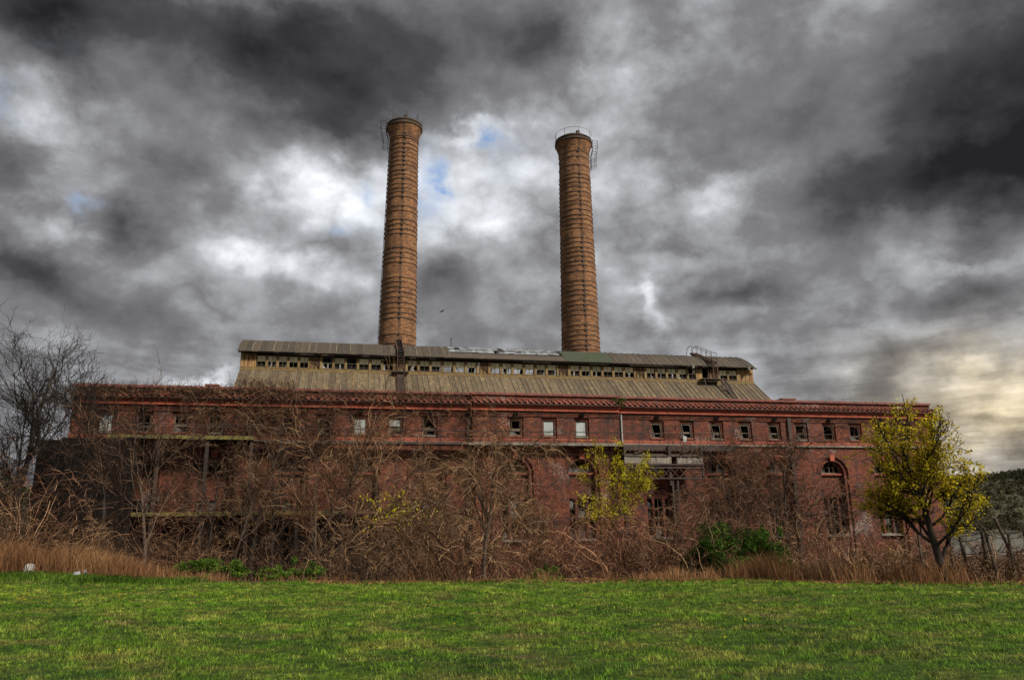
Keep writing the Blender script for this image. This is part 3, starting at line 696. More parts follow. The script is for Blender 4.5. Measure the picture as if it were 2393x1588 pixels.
edges = []
for (a, ka), (b, kb) in zip(items, items[1:]): edges.append((a+b)/2)
edges = [-22.06] + edges + [25.5]
for e in edges[1:-1]:
    if 21.5 < e < 22.3: continue
    MB().box(e-0.11, e+0.11, MF-0.09, MF+0.1, 16.74, 17.9).obj('monitor_post', MAT['ochre'], BASE)
z0, z1 = 16.8, 17.88
for (a, b) in ((M0+0.02, -22.03), (25.5, M1-0.02)):
    pn = bpart(MB().box(a, b, MF-0.04, MF+0.06, 16.78, 18.02), 'end_panel', 'rusty_panel')
    for q in (0.25, 0.5, 0.75): MB().box(a+(b-a)*q-0.02, a+(b-a)*q+0.02, MF-0.065, MF-0.042, 16.8, 18.0).obj('batten', MAT['rust'], pn)
bpart(MB().box(21.13, 21.62, MF-0.03, MF+0.05, 16.8, 18.02), 'infill_panel', 'rusty_panel')
bpart(MB().box(21.62, 21.66, MF-0.05, MF+0.1, 16.8, 18.02).box(22.16, 22.2, MF-0.05, MF+0.1, 16.8, 18.02), 'door_frame', 'rust')
for s in MBRACE:
    hw = 0.42
    p = bpart(MB().box(s-hw, s+hw, MF-0.03, MF+0.04, z0, z1), 'braced_panel', 'ochre' if s not in (22.79,) else 'rusty_panel')
    c = (z0+z1)/2; y = MF-0.06
    for q, (a, b) in enumerate((((s-hw, y, z0), (s+hw, y, z1)), ((s-hw, y-0.02, z1), (s+hw, y-0.02, z0)), ((s, y-0.04, z0), (s, y-0.04, z1)), ((s-hw, y-0.06, c), (s+hw, y-0.06, c)))):
        MB().bar(a, b, 0.06, 0.03, (0,1,0)).obj('brace', MAT['rust'], p)
    for xa in (s-hw, s+hw-0.05): MB().box(xa, xa+0.05, y-0.08, y+0.03, z0, z1).obj('jamb', MAT['rust'], p)
for i, s in enumerate(MWIN):
    rr = random.Random(100+i); hw = 0.42 if i > 4 else 0.345
    zm = 17.33; oo = MF+0.02
    f = MB().box(s-hw-0.04, s-hw, oo-0.05, oo+0.05, z0, z1).box(s+hw, s+hw+0.04, oo-0.05, oo+0.05, z0, z1).box(s-hw, s+hw, oo-0.05, oo+0.05, z0, z0+0.05).box(s-hw, s+hw, oo-0.05, oo+0.05, z1-0.05, z1).box(s-hw, s+hw, oo-0.04, oo+0.04, zm-0.03, zm+0.03)
    f.box(s-0.013, s+0.013, oo-0.03, oo+0.03, zm+0.03, z1-0.05).box(s-0.013, s+0.013, oo-0.03, oo+0.03, z0+0.05, zm-0.03)
    if rr.random() < 0.75: f.box(s-hw, s+hw, oo-0.02, oo+0.02, z0+0.2, z0+0.225)
    wo = bpart(f, 'monitor_window', 'frame')
    if i not in MDARK:
        for sg in (-1, 1):
            if i == 33 and sg < 0: continue
            a, b = sorted((s+sg*0.013, s+sg*hw)); MB().box(a, b, oo-0.005, oo+0.005, zm+0.03, z1-0.05).obj('pane', MAT['yellow_glass'], wo)
    lo, hi2 = z0+0.05, zm-0.03
    for sg in (-1, 1):      # jagged glass left along the edge of the lower lights
        if rr.random() < 0.42:
            x0, x1 = s+sg*hw, s+sg*0.013
            e = rr.choice((x0, x1)); d = (x1-x0)*(1 if e == x0 else -1)
            MB().poly([(e, oo, lo), (e+d*rr.uniform(0.2, 0.8), oo, lo), (e+d*rr.uniform(0.05, 0.3), oo, (lo+hi2)/2+rr.uniform(-0.1, 0.1)), (e+d*rr.uniform(0.1, 0.7), oo, hi2), (e, oo, hi2)]).obj('shard', MAT['shard'], wo)
# lower roof slope: sheets with a batten over each joint
def roof_sheet(wd, P, mat, thick=0.04, seam=0.05, over=None):
    m = MB(); n = len(P)
    for x in (-wd/2, wd/2):
        for o, z in P: m.v.append((x, o, z))
        for o, z in P: m.v.append((x, o, z-thick))
    for i in range(n-1):
        m.f.append([i, 2*n+i, 2*n+i+1, i+1]); m.f.append([n+i, n+i+1, 3*n+i+1, 3*n+i])
        m.f.append([i, i+1, n+i+1, n+i]); m.f.append([2*n+i, 3*n+i, 3*n+i+1, 2*n+i+1])
    m.f.append([0, n, 3*n, 2*n]); m.f.append([n-1, 3*n-1, 4*n-1, 2*n-1][::-1])
    return m
LP = [(MF-0.07, 16.5), (5.3, 14.5), (2.7, 12.58)]
lp, n = 0.495, int((M1-M0)/0.495); lp = (M1-M0)/n
lowm = roof_sheet(lp-0.02, LP, 'roof_low').mesh('lower_roof_sheet', MAT['roof_low'])
seamm = MB()
for (a, b) in zip(LP, LP[1:]): seamm.bar((0, a[0], a[1]+0.02), (0, b[0], b[1]+0.02), 0.05, 0.09)
seamm = seamm.mesh('roof_batten', MAT['roof_seam'])
rr = random.Random(5)
bpart(roof_sheet(M1-M0-0.1, [(o, z-0.07) for o, z in LP], 'tar'), 'roof_boarding', 'tar', loc=((M0+M1)/2, 0, 0))
for a, b in ((M0+0.1, SK0_), (SK1_, M1-0.1)): bpart(roof_sheet(b-a, [(7.5, 18.14), (8.6, 18.9), (9.9, 19.54), (11.0, 19.92), (12.0, 20.07)], 'tar'), 'roof_boarding', 'tar', loc=((a+b)/2, 0, 0))
bpart(MB().box(M0+0.2, M1-0.2, MF+0.2, 15.95, 12.3, 12.44), 'inner_floor', 'tar')
for i in range(n):
    s = M0 + (i+0.5)*lp
    sh = put('lower_roof_sheet', lowm, BASE, (s, 0, rr.uniform(-0.012, 0.018)))
    if rr.random() < 0.93: put('roof_batten', seamm, sh, (lp/2, 0, 0))
bpart(MB().box(M0, M1, MF-0.16, MF-0.02, 16.47, 16.56), 'roof_flashing', 'ochre')
# upper roof
UP = [(7.35, 18.12), (8.6, 18.98), (9.9, 19.62), (11.0, 20.0), (12.0, 20.15)]
UPB = [(12.0, 20.15), (13.0, 20.0), (14.1, 19.62), (15.4, 18.98), (16.65, 18.12)]
up = 0.62
upm = roof_sheet(up-0.02, UP, 'roof').mesh('upper_roof_sheet', MAT['roof'])
ubk = roof_sheet(up-0.004, UPB, 'roof').mesh('rear_roof_sheet', MAT['roof'])
ubat = MB()
for (a, b) in zip(UP, UP[1:]): ubat.bar((0, a[0], a[1]+0.015), (0, b[0], b[1]+0.015), 0.045, 0.06)
ubat = ubat.mesh('roof_batten', MAT['roof_seam'])
SK0, SK1, GR1 = -4.6, 7.0, 11.9
n = int((M1-M0+0.6)/up)
for i in range(n):
    s = M0-0.25 + (i+0.5)*up
    put('rear_roof_sheet', ubk, BASE, (s, 0, 0)) if not (SK0 < s < SK1 and i % 3) else None
    if SK0 < s < GR1: continue
    sh = put('upper_roof_sheet', upm, BASE, (s, rr.uniform(-0.05, 0.05), rr.uniform(-0.015, 0.02)))
    if rr.random() < 0.9: put('roof_batten', ubat, sh, (up/2, 0, 0))
gm = roof_sheet(GR1-SK1-0.05, [(o, z+0.02) for o, z in UP], 'felt').mesh('felt_sheet', MAT['felt'])
put('felt_sheet', gm, BASE, ((SK1+GR1)/2, 0, 0))
# skylight: rafters and rows of glass, many panes gone
def uz(o): return float(np.interp(o, [p[0] for p in UP], [p[1] for p in UP]))
for i in range(10):
    s = SK0 + (SK1-SK0)*i/9
    m = MB()
    for (a, b) in zip(UP, UP[1:]): m.bar((s, a[0], a[1]-0.08), (s, b[0], b[1]-0.08), 0.07, 0.1)
    bpart(m, 'rafter', 'steel')
for o in (8.4, 9.35, 10.3, 11.3, 12.0):
    bpart(MB().bar((SK0, o, uz(o)-0.0), (SK1, o, uz(o)-0.0), 0.14, 0.1), 'purlin', 'steel')
bpart(roof_sheet(SK1-SK0, [(7.35, 18.14), (7.9, 18.52), (8.3, 18.78)], 'roof'), 'eave_sheet', 'roof', loc=((SK0+SK1)/2, 0, 0))
for r_, (oa, ob) in enumerate(((8.48, 9.2), (9.45, 10.15), (10.4, 11.1), (11.4, 11.95))):
    npn = 20
    for i in range(npn):
        s = SK0+0.3 + (SK1-SK0-0.6)*(i+0.5)/npn
        if rr.random() < (0.42 if r_ == 0 and 7 < i < 15 else 0.07): continue
        hw = (SK1-SK0-0.6)/npn/2-0.01; t_ = rr.uniform(-0.03, 0.05); cut = rr.uniform(0, 0.12) if rr.random() < 0.4 else 0
        MB().poly([(s-hw, oa+cut, uz(oa)+0.07+t_), (s+hw, oa, uz(oa)+0.07+t_), (s+hw, ob, uz(ob)+0.06), (s-hw, ob-cut, uz(ob)+0.06)]).obj('glazing_pane', MAT['glazing'], BASE)
bpart(MB().tube([(SK0+0.2, 12, 20.24), (SK1-1.2, 12, 20.24)], 0.03, 6), 'ridge_rail', 'steel')
# torn fascia boards under the eave
a = M0-0.2
while a < M1:
    ln = rr.uniform(2.0, 4.2); b = min(a+ln, M1+0.2)
    bpart(MB().box(a+0.03, b, 7.48, 7.54, 17.93+rr.uniform(-0.03, 0.06), 18.12), 'fascia_board', 'steel'); a = b
for s in (20.35, 26.55): bpart(MB().box(s-0.1, s+0.12, 7.25, 7.6, 17.82, 18.14), 'eave_bracket', 'concrete')
bpart(MB().tube([(-3.73, 12, 20.1), (-3.73, 12, 21.15)], 0.04, 6).box(-3.79, -3.67, 11.94, 12.06, 21.08, 21.2), 'flue_pipe', 'steel')
bpart(MB().box(-25.3, -24.4, 3.2, 4.0, 12.7, 14.05).box(-25.4, -24.3, 3.1, 4.1, 14.05, 14.2), 'roof_vent', 'coping')
bpart(MB().box(28.2, 29.6, 4.4, 5.2, 12.7, 14.3).box(28.1, 29.7, 4.3, 5.3, 14.3, 14.42), 'roof_vent', 'coping')

# ------------------------------------------------------------------ roof ladders
def on_wall(name, s, o, z, **kw):
    return put(name, None, None, wloc(s, o, z), (0, 0, YAW), **kw)
# ladder over the monitor in front of the left chimney
L = on_wall('roof_ladder', -9.08, 6.0, 14.8, label='dark steel ladder climbing the monitor roof below the left chimney', cat='ladder')
def lv(s, o, z): return (s+9.08, o-6.0, z-14.8)
for sx in (-0.3, 0.3):
    MB().bar(lv(-9.08+sx, 4.6, 14.25), lv(-9.08+sx, 7.6, 16.55), 0.07, 0.12).obj('stringer', MAT['rust'], L)
    MB().bar(lv(-9.08+sx, 7.2, 16.4), lv(-9.08+sx, 7.2, 19.0), 0.06).obj('stringer', MAT['rust'], L)
    MB().bar(lv(-9.08+sx, 7.2, 18.35), lv(-9.08+sx, 11.4, 20.75), 0.08, 0.2).obj('stringer', MAT['rust'], L)
    MB().bar(lv(-9.08+sx, 11.2, 20.2), lv(-9.08+sx, 11.2, 21.1), 0.06).obj('post', MAT['rust'], L)
for i in range(12):
    t_ = i/11; MB().bar(lv(-9.38, 4.6+3*t_, 14.3+2.3*t_), lv(-8.78, 4.6+3*t_, 14.3+2.3*t_), 0.05, 0.16).obj('rung', MAT['steel'], L)
for i in range(9):
    MB().bar(lv(-9.38, 7.2, 16.6+0.28*i), lv(-8.78, 7.2, 16.6+0.28*i), 0.04).obj('rung', MAT['steel'], L)
MB().poly([lv(-9.36, 7.3, 18.35), lv(-8.8, 7.3, 18.35), lv(-8.8, 11.4, 20.7), lv(-9.36, 11.4, 20.7)]).poly([lv(-9.36, 7.3, 18.3), lv(-9.36, 11.4, 20.65), lv(-8.8, 11.4, 20.65), lv(-8.8, 7.3, 18.3)]).obj('tread_plate', MAT['tar'], L)
MB().box(-0.75, 0.75, 1.1, 1.9, 1.72, 1.82).obj('landing', MAT['steel'], L)
# stair with handrails over the right end of the monitor
L = on_wall('roof_ladder', 22.6, 7.0, 16.7, label='steel ladder with landing and hooped handrails on the right end of the monitor', cat='ladder')
def lv(s, o, z): return (s-22.6, o-7.0, z-16.7)
MB().box(-1.5, 0.7, -0.1, 0.85, -0.04, 0.06).obj('landing', MAT['steel'], L)
for x in (-1.3, 0.5): MB().bar((x, 0.0, 0), (x, -0.6, -1.35), 0.06).obj('strut', MAT['steel'], L)
for sx in (-0.25, 0.25):
    MB().bar(lv(23.3+sx, 7.0, 16.7), lv(23.3+sx, 4.7, 14.35), 0.07, 0.12).obj('stringer', MAT['steel'], L)
    MB().bar(lv(22.65+sx, 7.05, 16.7), lv(22.65+sx, 7.05, 19.0), 0.06).obj('stringer', MAT['rust'], L)
    MB().bar(lv(22.65+sx*1.3, 7.3, 18.45), lv(22.65+sx*1.3, 11.8, 20.45), 0.09, 0.22).obj('stringer', MAT['rust'], L)
    MB().tube([lv(22.65+sx*1.3, 7.1, 18.4), lv(22.65+sx*1.3, 7.2, 19.4), lv(22.65+sx*1.3, 11.7, 21.3), lv(22.65+sx*1.3, 12.5, 21.2), lv(22.65+sx*1.3, 12.9, 20.3)], 0.03, 5).obj('handrail', MAT['steel'], L)
    for i in range(4):
        o = 8.3+i*1.05; MB().tube([lv(22.65+sx*1.3, o, uz(o)+0.15), lv(22.65+sx*1.3, o, 19.4+(o-7.2)*1.9/4.5)], 0.022, 5).obj('baluster', MAT['steel'], L)
for i in range(11):
    t_ = i/10; MB().bar(lv(23.05, 7.0-2.3*t_, 16.65-2.3*t_), lv(23.55, 7.0-2.3*t_, 16.65-2.3*t_), 0.05, 0.14).obj('rung', MAT['steel'], L)
for i in range(8):
    MB().bar(lv(22.4, 7.05, 16.9+0.27*i), lv(22.9, 7.05, 16.9+0.27*i), 0.04).obj('rung', MAT['steel'], L)
for i in range(14):
    t_ = i/13; MB().bar(lv(22.35, 7.4+4.3*t_, 18.55+1.92*t_), lv(22.95, 7.4+4.3*t_, 18.55+1.92*t_), 0.2, 0.04).obj('tread', MAT['rust'], L)

# ------------------------------------------------------------------ chimneys
BL = [46.51,46.17,45.87,45.21,44.66,44.09,43.58,43.05,42.5,41.87,41.33,40.79,40.17,39.65,39.17,38.56,37.45,36.88,35.81,35.24,34.66,34.12,32.45,31.9,31.33,30.78,29.01,28.47,27.89,27.34,26.76,26.14,25.55,24.99,24.42,22.61,21.57]
BR = [46.54,46.14,45.43,44.33,43.18,42.64,42.05,41.5,40.87,40.34,39.72,39.21,38.57,37.89,37.38,36.76,36.23,35.03,34.46,33.85,33.29,32.73,32.13,31.61,30.9,29.76,29.21,28.62,28.05,27.38,26.84,26.24,25.67,24.5,23.88,23.29,22.73,22.14,21.67]
def chimney(s, lean, r0, r1, bands, side, label):
    E_ = on_wall('brick_chimney', s, 18.5, -2.0, label=label, cat='chimney', group='twin chimneys of the power station')
    zl = lambda z: z+2.0
    cx = lambda z: lean*(z-21.7)/25.0
    rad = lambda z: r0 + (r1-r0)*(z-21.7)/(46.0-21.7)
    prof = [(rad(-2), 0.0, cx(-2))] + [(rad(z), zl(z), cx(z)) for z in np.linspace(12, 45.9, 30)]
    prof += [(r1+0.02, zl(46.3), cx(46)), (r1+0.12, zl(46.8), cx(46)), (r1+0.27, zl(47.25), cx(47)), (r1+0.38, zl(47.6), cx(47))]
    MB().lathe(prof, 72).obj('shaft', MAT['chimney_brick'], E_, smooth=True)
    t = cx(48)
    MB().lathe([(r1+0.38, zl(47.6), t), (r1+0.47, zl(47.66), t), (r1+0.47, zl(47.86), t), (r1+0.36, zl(47.9), t), (r1+0.36, zl(48.05), t), (r1+0.43, zl(48.1), t), (r1+0.43, zl(48.22), t), (r1+0.2, zl(48.3), t), (r1+0.12, zl(48.45), t), (r1-0.2, zl(48.45), t), (r1-0.2, zl(44), t)], 72).obj('crown', MAT['chimney_crown'], E_)
    for z in bands:
        r = rad(z) + (0.0 if z < 46 else 0.02)
        b = MB().ring((cx(z), 0, zl(z)), r+0.012, 0.045, 60, 4).obj('band', MAT['steel'], E_)
        lg = MB().box(cx(z)-0.09+random.uniform(-0.1, 0.1), cx(z)+0.09, -r-0.12, -r-0.02, zl(z)-0.1, zl(z)+0.1).obj('lug', MAT['steel'], b)
    # guard rail
    g = MB(); rr_ = r1+0.4
    if side < 0:
        for a in np.linspace(0, 2*math.pi, 9)[:-1]:
            x, y = t+rr_*math.cos(a), rr_*math.sin(a); g.tube([(x, y, zl(48.2)), (x, y, zl(49.15))], 0.025, 4)
            g.tube([(x, y, zl(49.15)), (t+(rr_-0.7)*math.cos(a+0.2), (rr_-0.7)*math.sin(a+0.2), zl(48.4))], 0.02, 4)
    else:
        for a in np.linspace(0, 2*math.pi, 9)[:-1]:
            x, y = t+rr_*math.cos(a), rr_*math.sin(a); g.tube([(x, y, zl(48.2)), (x, y, zl(49.1))], 0.022, 4)
        g.ring((t, 0, zl(49.1)), rr_, 0.022, 48, 4)
    g.obj('guard_rail', MAT['steel'], E_)
    MB().box(t-0.2, t+0.2, -r1-0.2, -r1+0.1, zl(48.3), zl(48.75)).obj('lamp_bracket', MAT['steel'], E_)
    # caged ladder down the flank
    x0 = t + side*(r1+0.12); ld = MB()
    for y in (-0.45, -0.05): ld.tube([(x0+side*0.4, y, zl(48.6)), (x0+side*0.42, y, zl(47.4)), (x0+side*0.12, y, zl(46.2)), (x0+side*0.14, y, zl(44.6))], 0.03, 4)
    for i in range(15):
        z = 44.7+i*0.27; xx = x0+side*float(np.interp(z, [44.6, 46.2, 47.4, 48.6], [0.14, 0.12, 0.42, 0.4])); ld.tube([(xx, -0.45, zl(z)), (xx, -0.05, zl(z))], 0.02, 4)
    ld.obj('ladder', MAT['steel'], E_)
    cg = MB()
    for z in (45.0, 45.9, 46.9, 47.7, 48.4):
        xx = x0+side*float(np.interp(z, [44.6, 46.2, 47.4, 48.6], [0.14, 0.12, 0.42, 0.4]))
        cg.ring((xx+side*0.32, -0.25, zl(z)), 0.34, 0.022, 14, 4)
    for a in (0.0, 0.9, -0.9):
        cg.tube([(x0+side*(float(np.interp(z, [44.6, 46.2, 47.4, 48.6], [0.14, 0.12, 0.42, 0.4]))+0.32+0.34*math.cos(a)), -0.25+0.34*math.sin(a), zl(z)) for z in (45.0, 45.9, 46.9, 47.7, 48.4)], 0.016, 4)
    cg.obj('ladder_cage', MAT['steel'], E_)
    # lightning strap down the far flank
    MB().tube([(cx(z)+side*(rad(z)+0.06), 0.3, zl(z)) for z in np.linspace(20, 46, 12)], 0.03, 4).obj('conductor', MAT['steel'], E_)
MAT['chimney_crown'] = weathered('sooty crown', (0.085, 0.052, 0.03), (0.03, 0.022, 0.017), 1.5, 0.95, stain=(0.22, 0.13, 0.06), stain_scale=(0.8, 0.8, 3.0), stain_at=(0.6, 0.72), rand=0.0)
chimney(-8.74, 0.27, 2.03, 1.62, BL, -1, 'left brick chimney, the taller of the twins, caged ladder on its left')
chimney(12.08, 0.02, 2.19, 1.82, BR, 1, 'right brick chimney rising behind the green roof patch')

# ------------------------------------------------------------------ steel walkway along the windows
W_ = on_wall('steel_walkway', 0, -0.6, 9.1, label='thin black steel walkway and railing below the upper windows', cat='walkway')
for a in np.arange(-31, 18.5, 2.5):
    MB().box(a+0.02, a+2.48, -0.55, 0.2, -0.1, -0.06).obj('deck_plate', MAT['steel'], W_)
for a in np.arange(-31, 19, 1.9):
    MB().tube([(a, -0.5, -0.06), (a, -0.5, 0.95)], 0.024, 5).obj('post', MAT['steel'], W_)
for a in np.arange(-31, 19, 9.9):
    b = min(a+9.85, 19)
    MB().tube([(a, -0.5, 0.95), ((a+b)/2, -0.5, 0.93), (b, -0.5, 0.95)], 0.036, 5).obj('rail', MAT['steel'], W_)
for a in np.arange(-20, 9, 2.0):
    MB().box(a, a+1.98, -0.6, -0.56, -0.2, -0.02).obj('edge_strip', MAT['concrete' if a > -6 else 'steel'], W_)

# ------------------------------------------------------------------ left platforms and tarred shed
P_ = on_wall('steel_platform', -26, -2.0, -1.6, label='derelict two-level steel platform with yellow edge beams on the left', cat='platform')
for (z, a, b, m) in ((9.16, -31.0, -20.6, 'yellow_steel'), (3.58, -32.0, -10.5, 'yellow_steel')):
    x = a
    while x < b-0.5:
        x2 = min(x+2.6, b); sag = random.uniform(-0.04, 0.04)
        m2 = m if not (x > -19 and random.random() < 0.45) else 'rust'
        MB().box(x+26+0.01, x2+26-0.01, -0.12, 0.0, z+1.6-0.16+sag, z+1.6+0.12+sag).obj('edge_beam', MAT[m2], P_)
        x = x2
    for x in np.arange(a, b-0.5, 1.7):
        MB().box(x+26, x+26+1.68, 0.02, 1.95, z+1.6-0.1, z+1.6-0.02).obj('deck_plate', MAT['tar'], P_)
for x in (-30.8, -27.4, -24.0, -20.8, -17.2, -13.8, -10.8):
    MB().box(x+26-0.12, x+26+0.12, 0.05, 0.25, 0, 5.05 if x > -20 else 10.6).obj('column', MAT['steel'], P_)
for x in np.arange(-31, -20.5, 2.0): MB().tube([(x+26, -0.06, 10.9), (x+26, -0.06, 11.75)], 0.03, 5).obj('post', MAT['steel'], P_)
MB().tube([(-5, -0.06, 11.75), (5.2, -0.06, 11.7)], 0.03, 5).obj('rail', MAT['steel'], P_)
D_ = on_wall('tarred_shed', -32, -2.2, -1.6, label='black tarred sheet-metal shed against the left corner of the station', cat='shed')
x = -35.4
while x < -29.4:
    h = 10.6 + random.uniform(-0.15, 0.1) - (0.0 if x > -34 else 0.2)
    MB().box(x+32, x+32+0.72, -0.02+random.uniform(-0.02, 0.02), 0.03, 0, h).obj('wall_sheet', MAT['tar'], D_); x += 0.74
MB().box(-3.5, 2.7, 0.05, 2.1, 10.3, 10.42).obj('roof', MAT['tar'], D_)
MB().box(-3.4, -3.3, 0.05, 2.15, 0, 10.3).obj('end_wall', MAT['tar'], D_)
D_ = on_wall('shade_backdrop', -20, -0.9, -1.6, label='black sheet-metal hopper panels standing in for deep shade under the lower left platform', cat='backdrop')  # black sheets put in as the deep shade below the platform
x = -30.2
while x < -9.6:
    h = 5.0 if x < -17.5 else (4.6+random.uniform(-0.4, 0.2))
    MB().box(x+20, x+20+0.98, random.uniform(-0.02, 0.02), 0.06, 0, h).obj('wall_sheet', MAT['tar'], D_); x += 1.0
MB().box(-10.2, 10.4, 0.07, 0.3, 4.2, 4.4).obj('beam', MAT['steel'], D_)

# ------------------------------------------------------------------ gantry right of centre
Q_ = on_wall('conveyor_gantry', 12.8, -1.5, -1.6, label='rusting conveyor gantry with grey sheet panels and lattice truss on the facade', cat='gantry')
def q(s, o, z): return (s-12.8, o, z+1.6)
for i in range(15):
    s = 9.2+i*0.475
    if i == 9: continue
    MB().box(*(s-12.8, s-12.8+0.46, -0.03+random.uniform(-0.02, 0.02), 0.02, 7.42+1.6, 7.98+1.6)).obj('sheet', MAT['concrete'], Q_)
for a, b in ((9.2, 13.2), (13.5, 16.3)):
    MB().poly([q(a, -0.1, 8.02), q(b, -0.1, 8.02), q(b, 0.5, 8.3), q(a, 0.5, 8.3)]).poly([q(a, -0.1, 8.0), q(a, 0.5, 8.28), q(b, 0.5, 8.28), q(b, -0.1, 8.0)]).obj('roof_sheet', MAT['roof'], Q_)
for z in (7.33, 7.08, 6.18): MB().bar(q(9.2, -0.02, z), q(16.4, -0.02, z), 0.09, 0.12).obj('chord', MAT['steel'], Q_)
for i in range(9):
    s = 9.3+i*0.8; zz_ = (7.06, 6.2) if i % 2 else (6.2, 7.06)
    MB().bar(q(s, -0.04, zz_[0]), q(s+0.8, -0.04, zz_[1]), 0.06).obj('lattice_bar', MAT['rust'], Q_)
    MB().bar(q(s, 0.0, zz_[1]), q(s+0.8, 0.0, zz_[0]), 0.05).obj('lattice_bar', MAT['rust'], Q_)
for s, z0_, z1_, wd in ((9.3, -1.6, 9.0, 0.16), (13.36, 5.6, 8.95, 0.22), (13.5, -1.6, 6.2, 0.16), (13.95, -1.6, 6.2, 0.16), (16.35, 6.1, 8.9, 0.16)):
    MB().box(s-12.8-wd/2, s-12.8+wd/2, 0.05, 0.05+wd, z0_+1.6, z1_+1.6).obj('column', MAT['steel'], Q_)
for z in np.arange(0.5, 6.0, 1.1): MB().bar(q(13.5, 0.1, z), q(13.95, 0.1, z+0.5), 0.05).obj('lacing_bar', MAT['steel'], Q_)
for s in np.arange(9.4, 19.6, 0.42):
    MB().box(s-12.8, s-12.8+0.12, 0.3, 1.45, 8.72+1.6, 8.98+1.6).obj('joist', MAT['steel'], Q_)
MB().box(-3.5, 6.9, 0.25, 0.33, 8.55+1.6, 9.0+1.6).obj('fascia_beam', MAT['steel'], Q_)
MB().bar(q(10.2, 0.2, 8.3), q(12.0, 0.6, 8.75), 0.12).obj('brace', MAT['steel'], Q_)
MB().bar(q(14.6, 0.2, 8.4), q(16.2, 0.6, 8.8), 0.12).obj('brace', MAT['steel'], Q_)

# ------------------------------------------------------------------ branching plants
def unit(a): return a/np.maximum(np.linalg.norm(a, axis=-1, keepdims=True), 1e-9)
def walk(rng, S, D, Ln, K, wob, trop, droop=0.0):
    """random curved shoots: N starts, directions and lengths -> (N,K,3)"""
    N = len(S); P = np.zeros((N, K, 3)); P[:, 0] = S; d = unit(D)
    for k in range(1, K):
        d = d + wob*rng.normal(size=(N, 3)); d[:, 2] += trop - droop*(k/(K-1))
        d = unit(d); P[:, k] = P[:, k-1] + d*(Ln/(K-1))[:, None]
    return P
def kids(rng, P, Rd, n, tlo, thi, spread):
    N, K, _ = P.shape
    i = rng.integers(0, N, n); t = rng.uniform(tlo, thi, n)*(K-1.001); k0 = t.astype(int); fr = (t-k0)[:, None]
    S = P[i, k0]*(1-fr) + P[i, k0+1]*fr; T = unit(P[i, k0+1]-P[i, k0])
    pr = unit(np.cross(T, rng.normal(size=(n, 3)))); an = rng.uniform(spread[0], spread[1], n)[:, None]
    return S, T*np.cos(an) + pr*np.sin(an), Rd[i, k0]
def taper(r0, K, tip=0.3): return np.asarray(r0)[:, None]*np.linspace(1, tip, K)[None]
TONE = [None]
def tubes(parts, sides=3):
    Vs, Fs, b = [], [], 0; tone = np.random.default_rng(len(parts)+parts[0][0].shape[0]); rn = []
    for P, Rd in parts:
        N, K, _ = P.shape
        T = np.zeros_like(P); T[:, 1:-1] = P[:, 2:]-P[:, :-2]; T[:, 0] = P[:, 1]-P[:, 0]; T[:, -1] = P[:, -1]-P[:, -2]; T = unit(T)
        up = np.where(np.abs(T[..., 2:3]) < 0.9, np.array([0, 0, 1.0]), np.array([1.0, 0, 0]))
        s = unit(np.cross(T, up)); t = np.cross(s, T)
        an = 2*np.pi*np.arange(sides)/sides
        ringv = P[:, :, None, :] + (s[:, :, None, :]*np.cos(an)[:, None] + t[:, :, None, :]*np.sin(an)[:, None])*Rd[:, :, None, None]
        Vs.append(ringv.reshape(-1, 3)); rn.append(np.repeat(tone.uniform(0, 1, N)**2.0, K*sides))
        ii = np.arange(N*K*sides).reshape(N, K, sides) + b
        j = np.roll(ii, -1, 2)
        Fs.append(np.stack([ii[:, :-1], j[:, :-1], j[:, 1:], ii[:, 1:]], -1).reshape(-1, 4)); b += N*K*sides
    TONE[0] = np.concatenate(rn)
    return np.concatenate(Vs), np.concatenate(Fs)
def thicket(seed, H, W, canes=26, l1=230, l2=1000, droop=0.5, mat='cane', lean=0.35):
    """a bush of arching canes with side shoots"""
    rng = np.random.default_rng(seed)
    an = rng.uniform(0, 2*np.pi, canes); rd = W*0.5*np.sqrt(rng.uniform(0, 1, canes))
    S = np.stack([rd*np.cos(an), rd*np.sin(an), np.full(canes, -0.2)], -1)
    D = np.stack([lean*np.cos(an)+rng.normal(0, .12, canes), lean*np.sin(an)+rng.normal(0, .12, canes), np.ones(canes)], -1)
    L0 = H*rng.uniform(0.55, 1.25, canes); P0 = walk(rng, S, D, L0, 10, 0.15, 0.09, droop*0.5); R0 = taper(rng.uniform(0.013, 0.034, canes), 10, 0.35)
    s, d, r = kids(rng, P0, R0, l1, 0.2, 0.98, (0.4, 1.3)); P1 = walk(rng, s, d, H*rng.uniform(0.12, 0.42, l1), 7, 0.2, 0.1, droop*0.6); R1 = taper(np.clip(r*0.6, 0.010, 0.02), 7, 0.5)
    s, d, r = kids(rng, P1, R1, l2, 0.15, 1.0, (0.4, 1.4)); P2 = walk(rng, s, d, H*rng.uniform(0.05, 0.18, l2), 4, 0.3, 0.02, 0.3); R2 = taper(np.full(l2, 0.0095), 4, 0.6)
    V, F = tubes([(P0, R0), (P1, R1), (P2, R2)])
    return mesh_np('bare_stems', V, F, MAT[mat], {'rnd': TONE[0]})
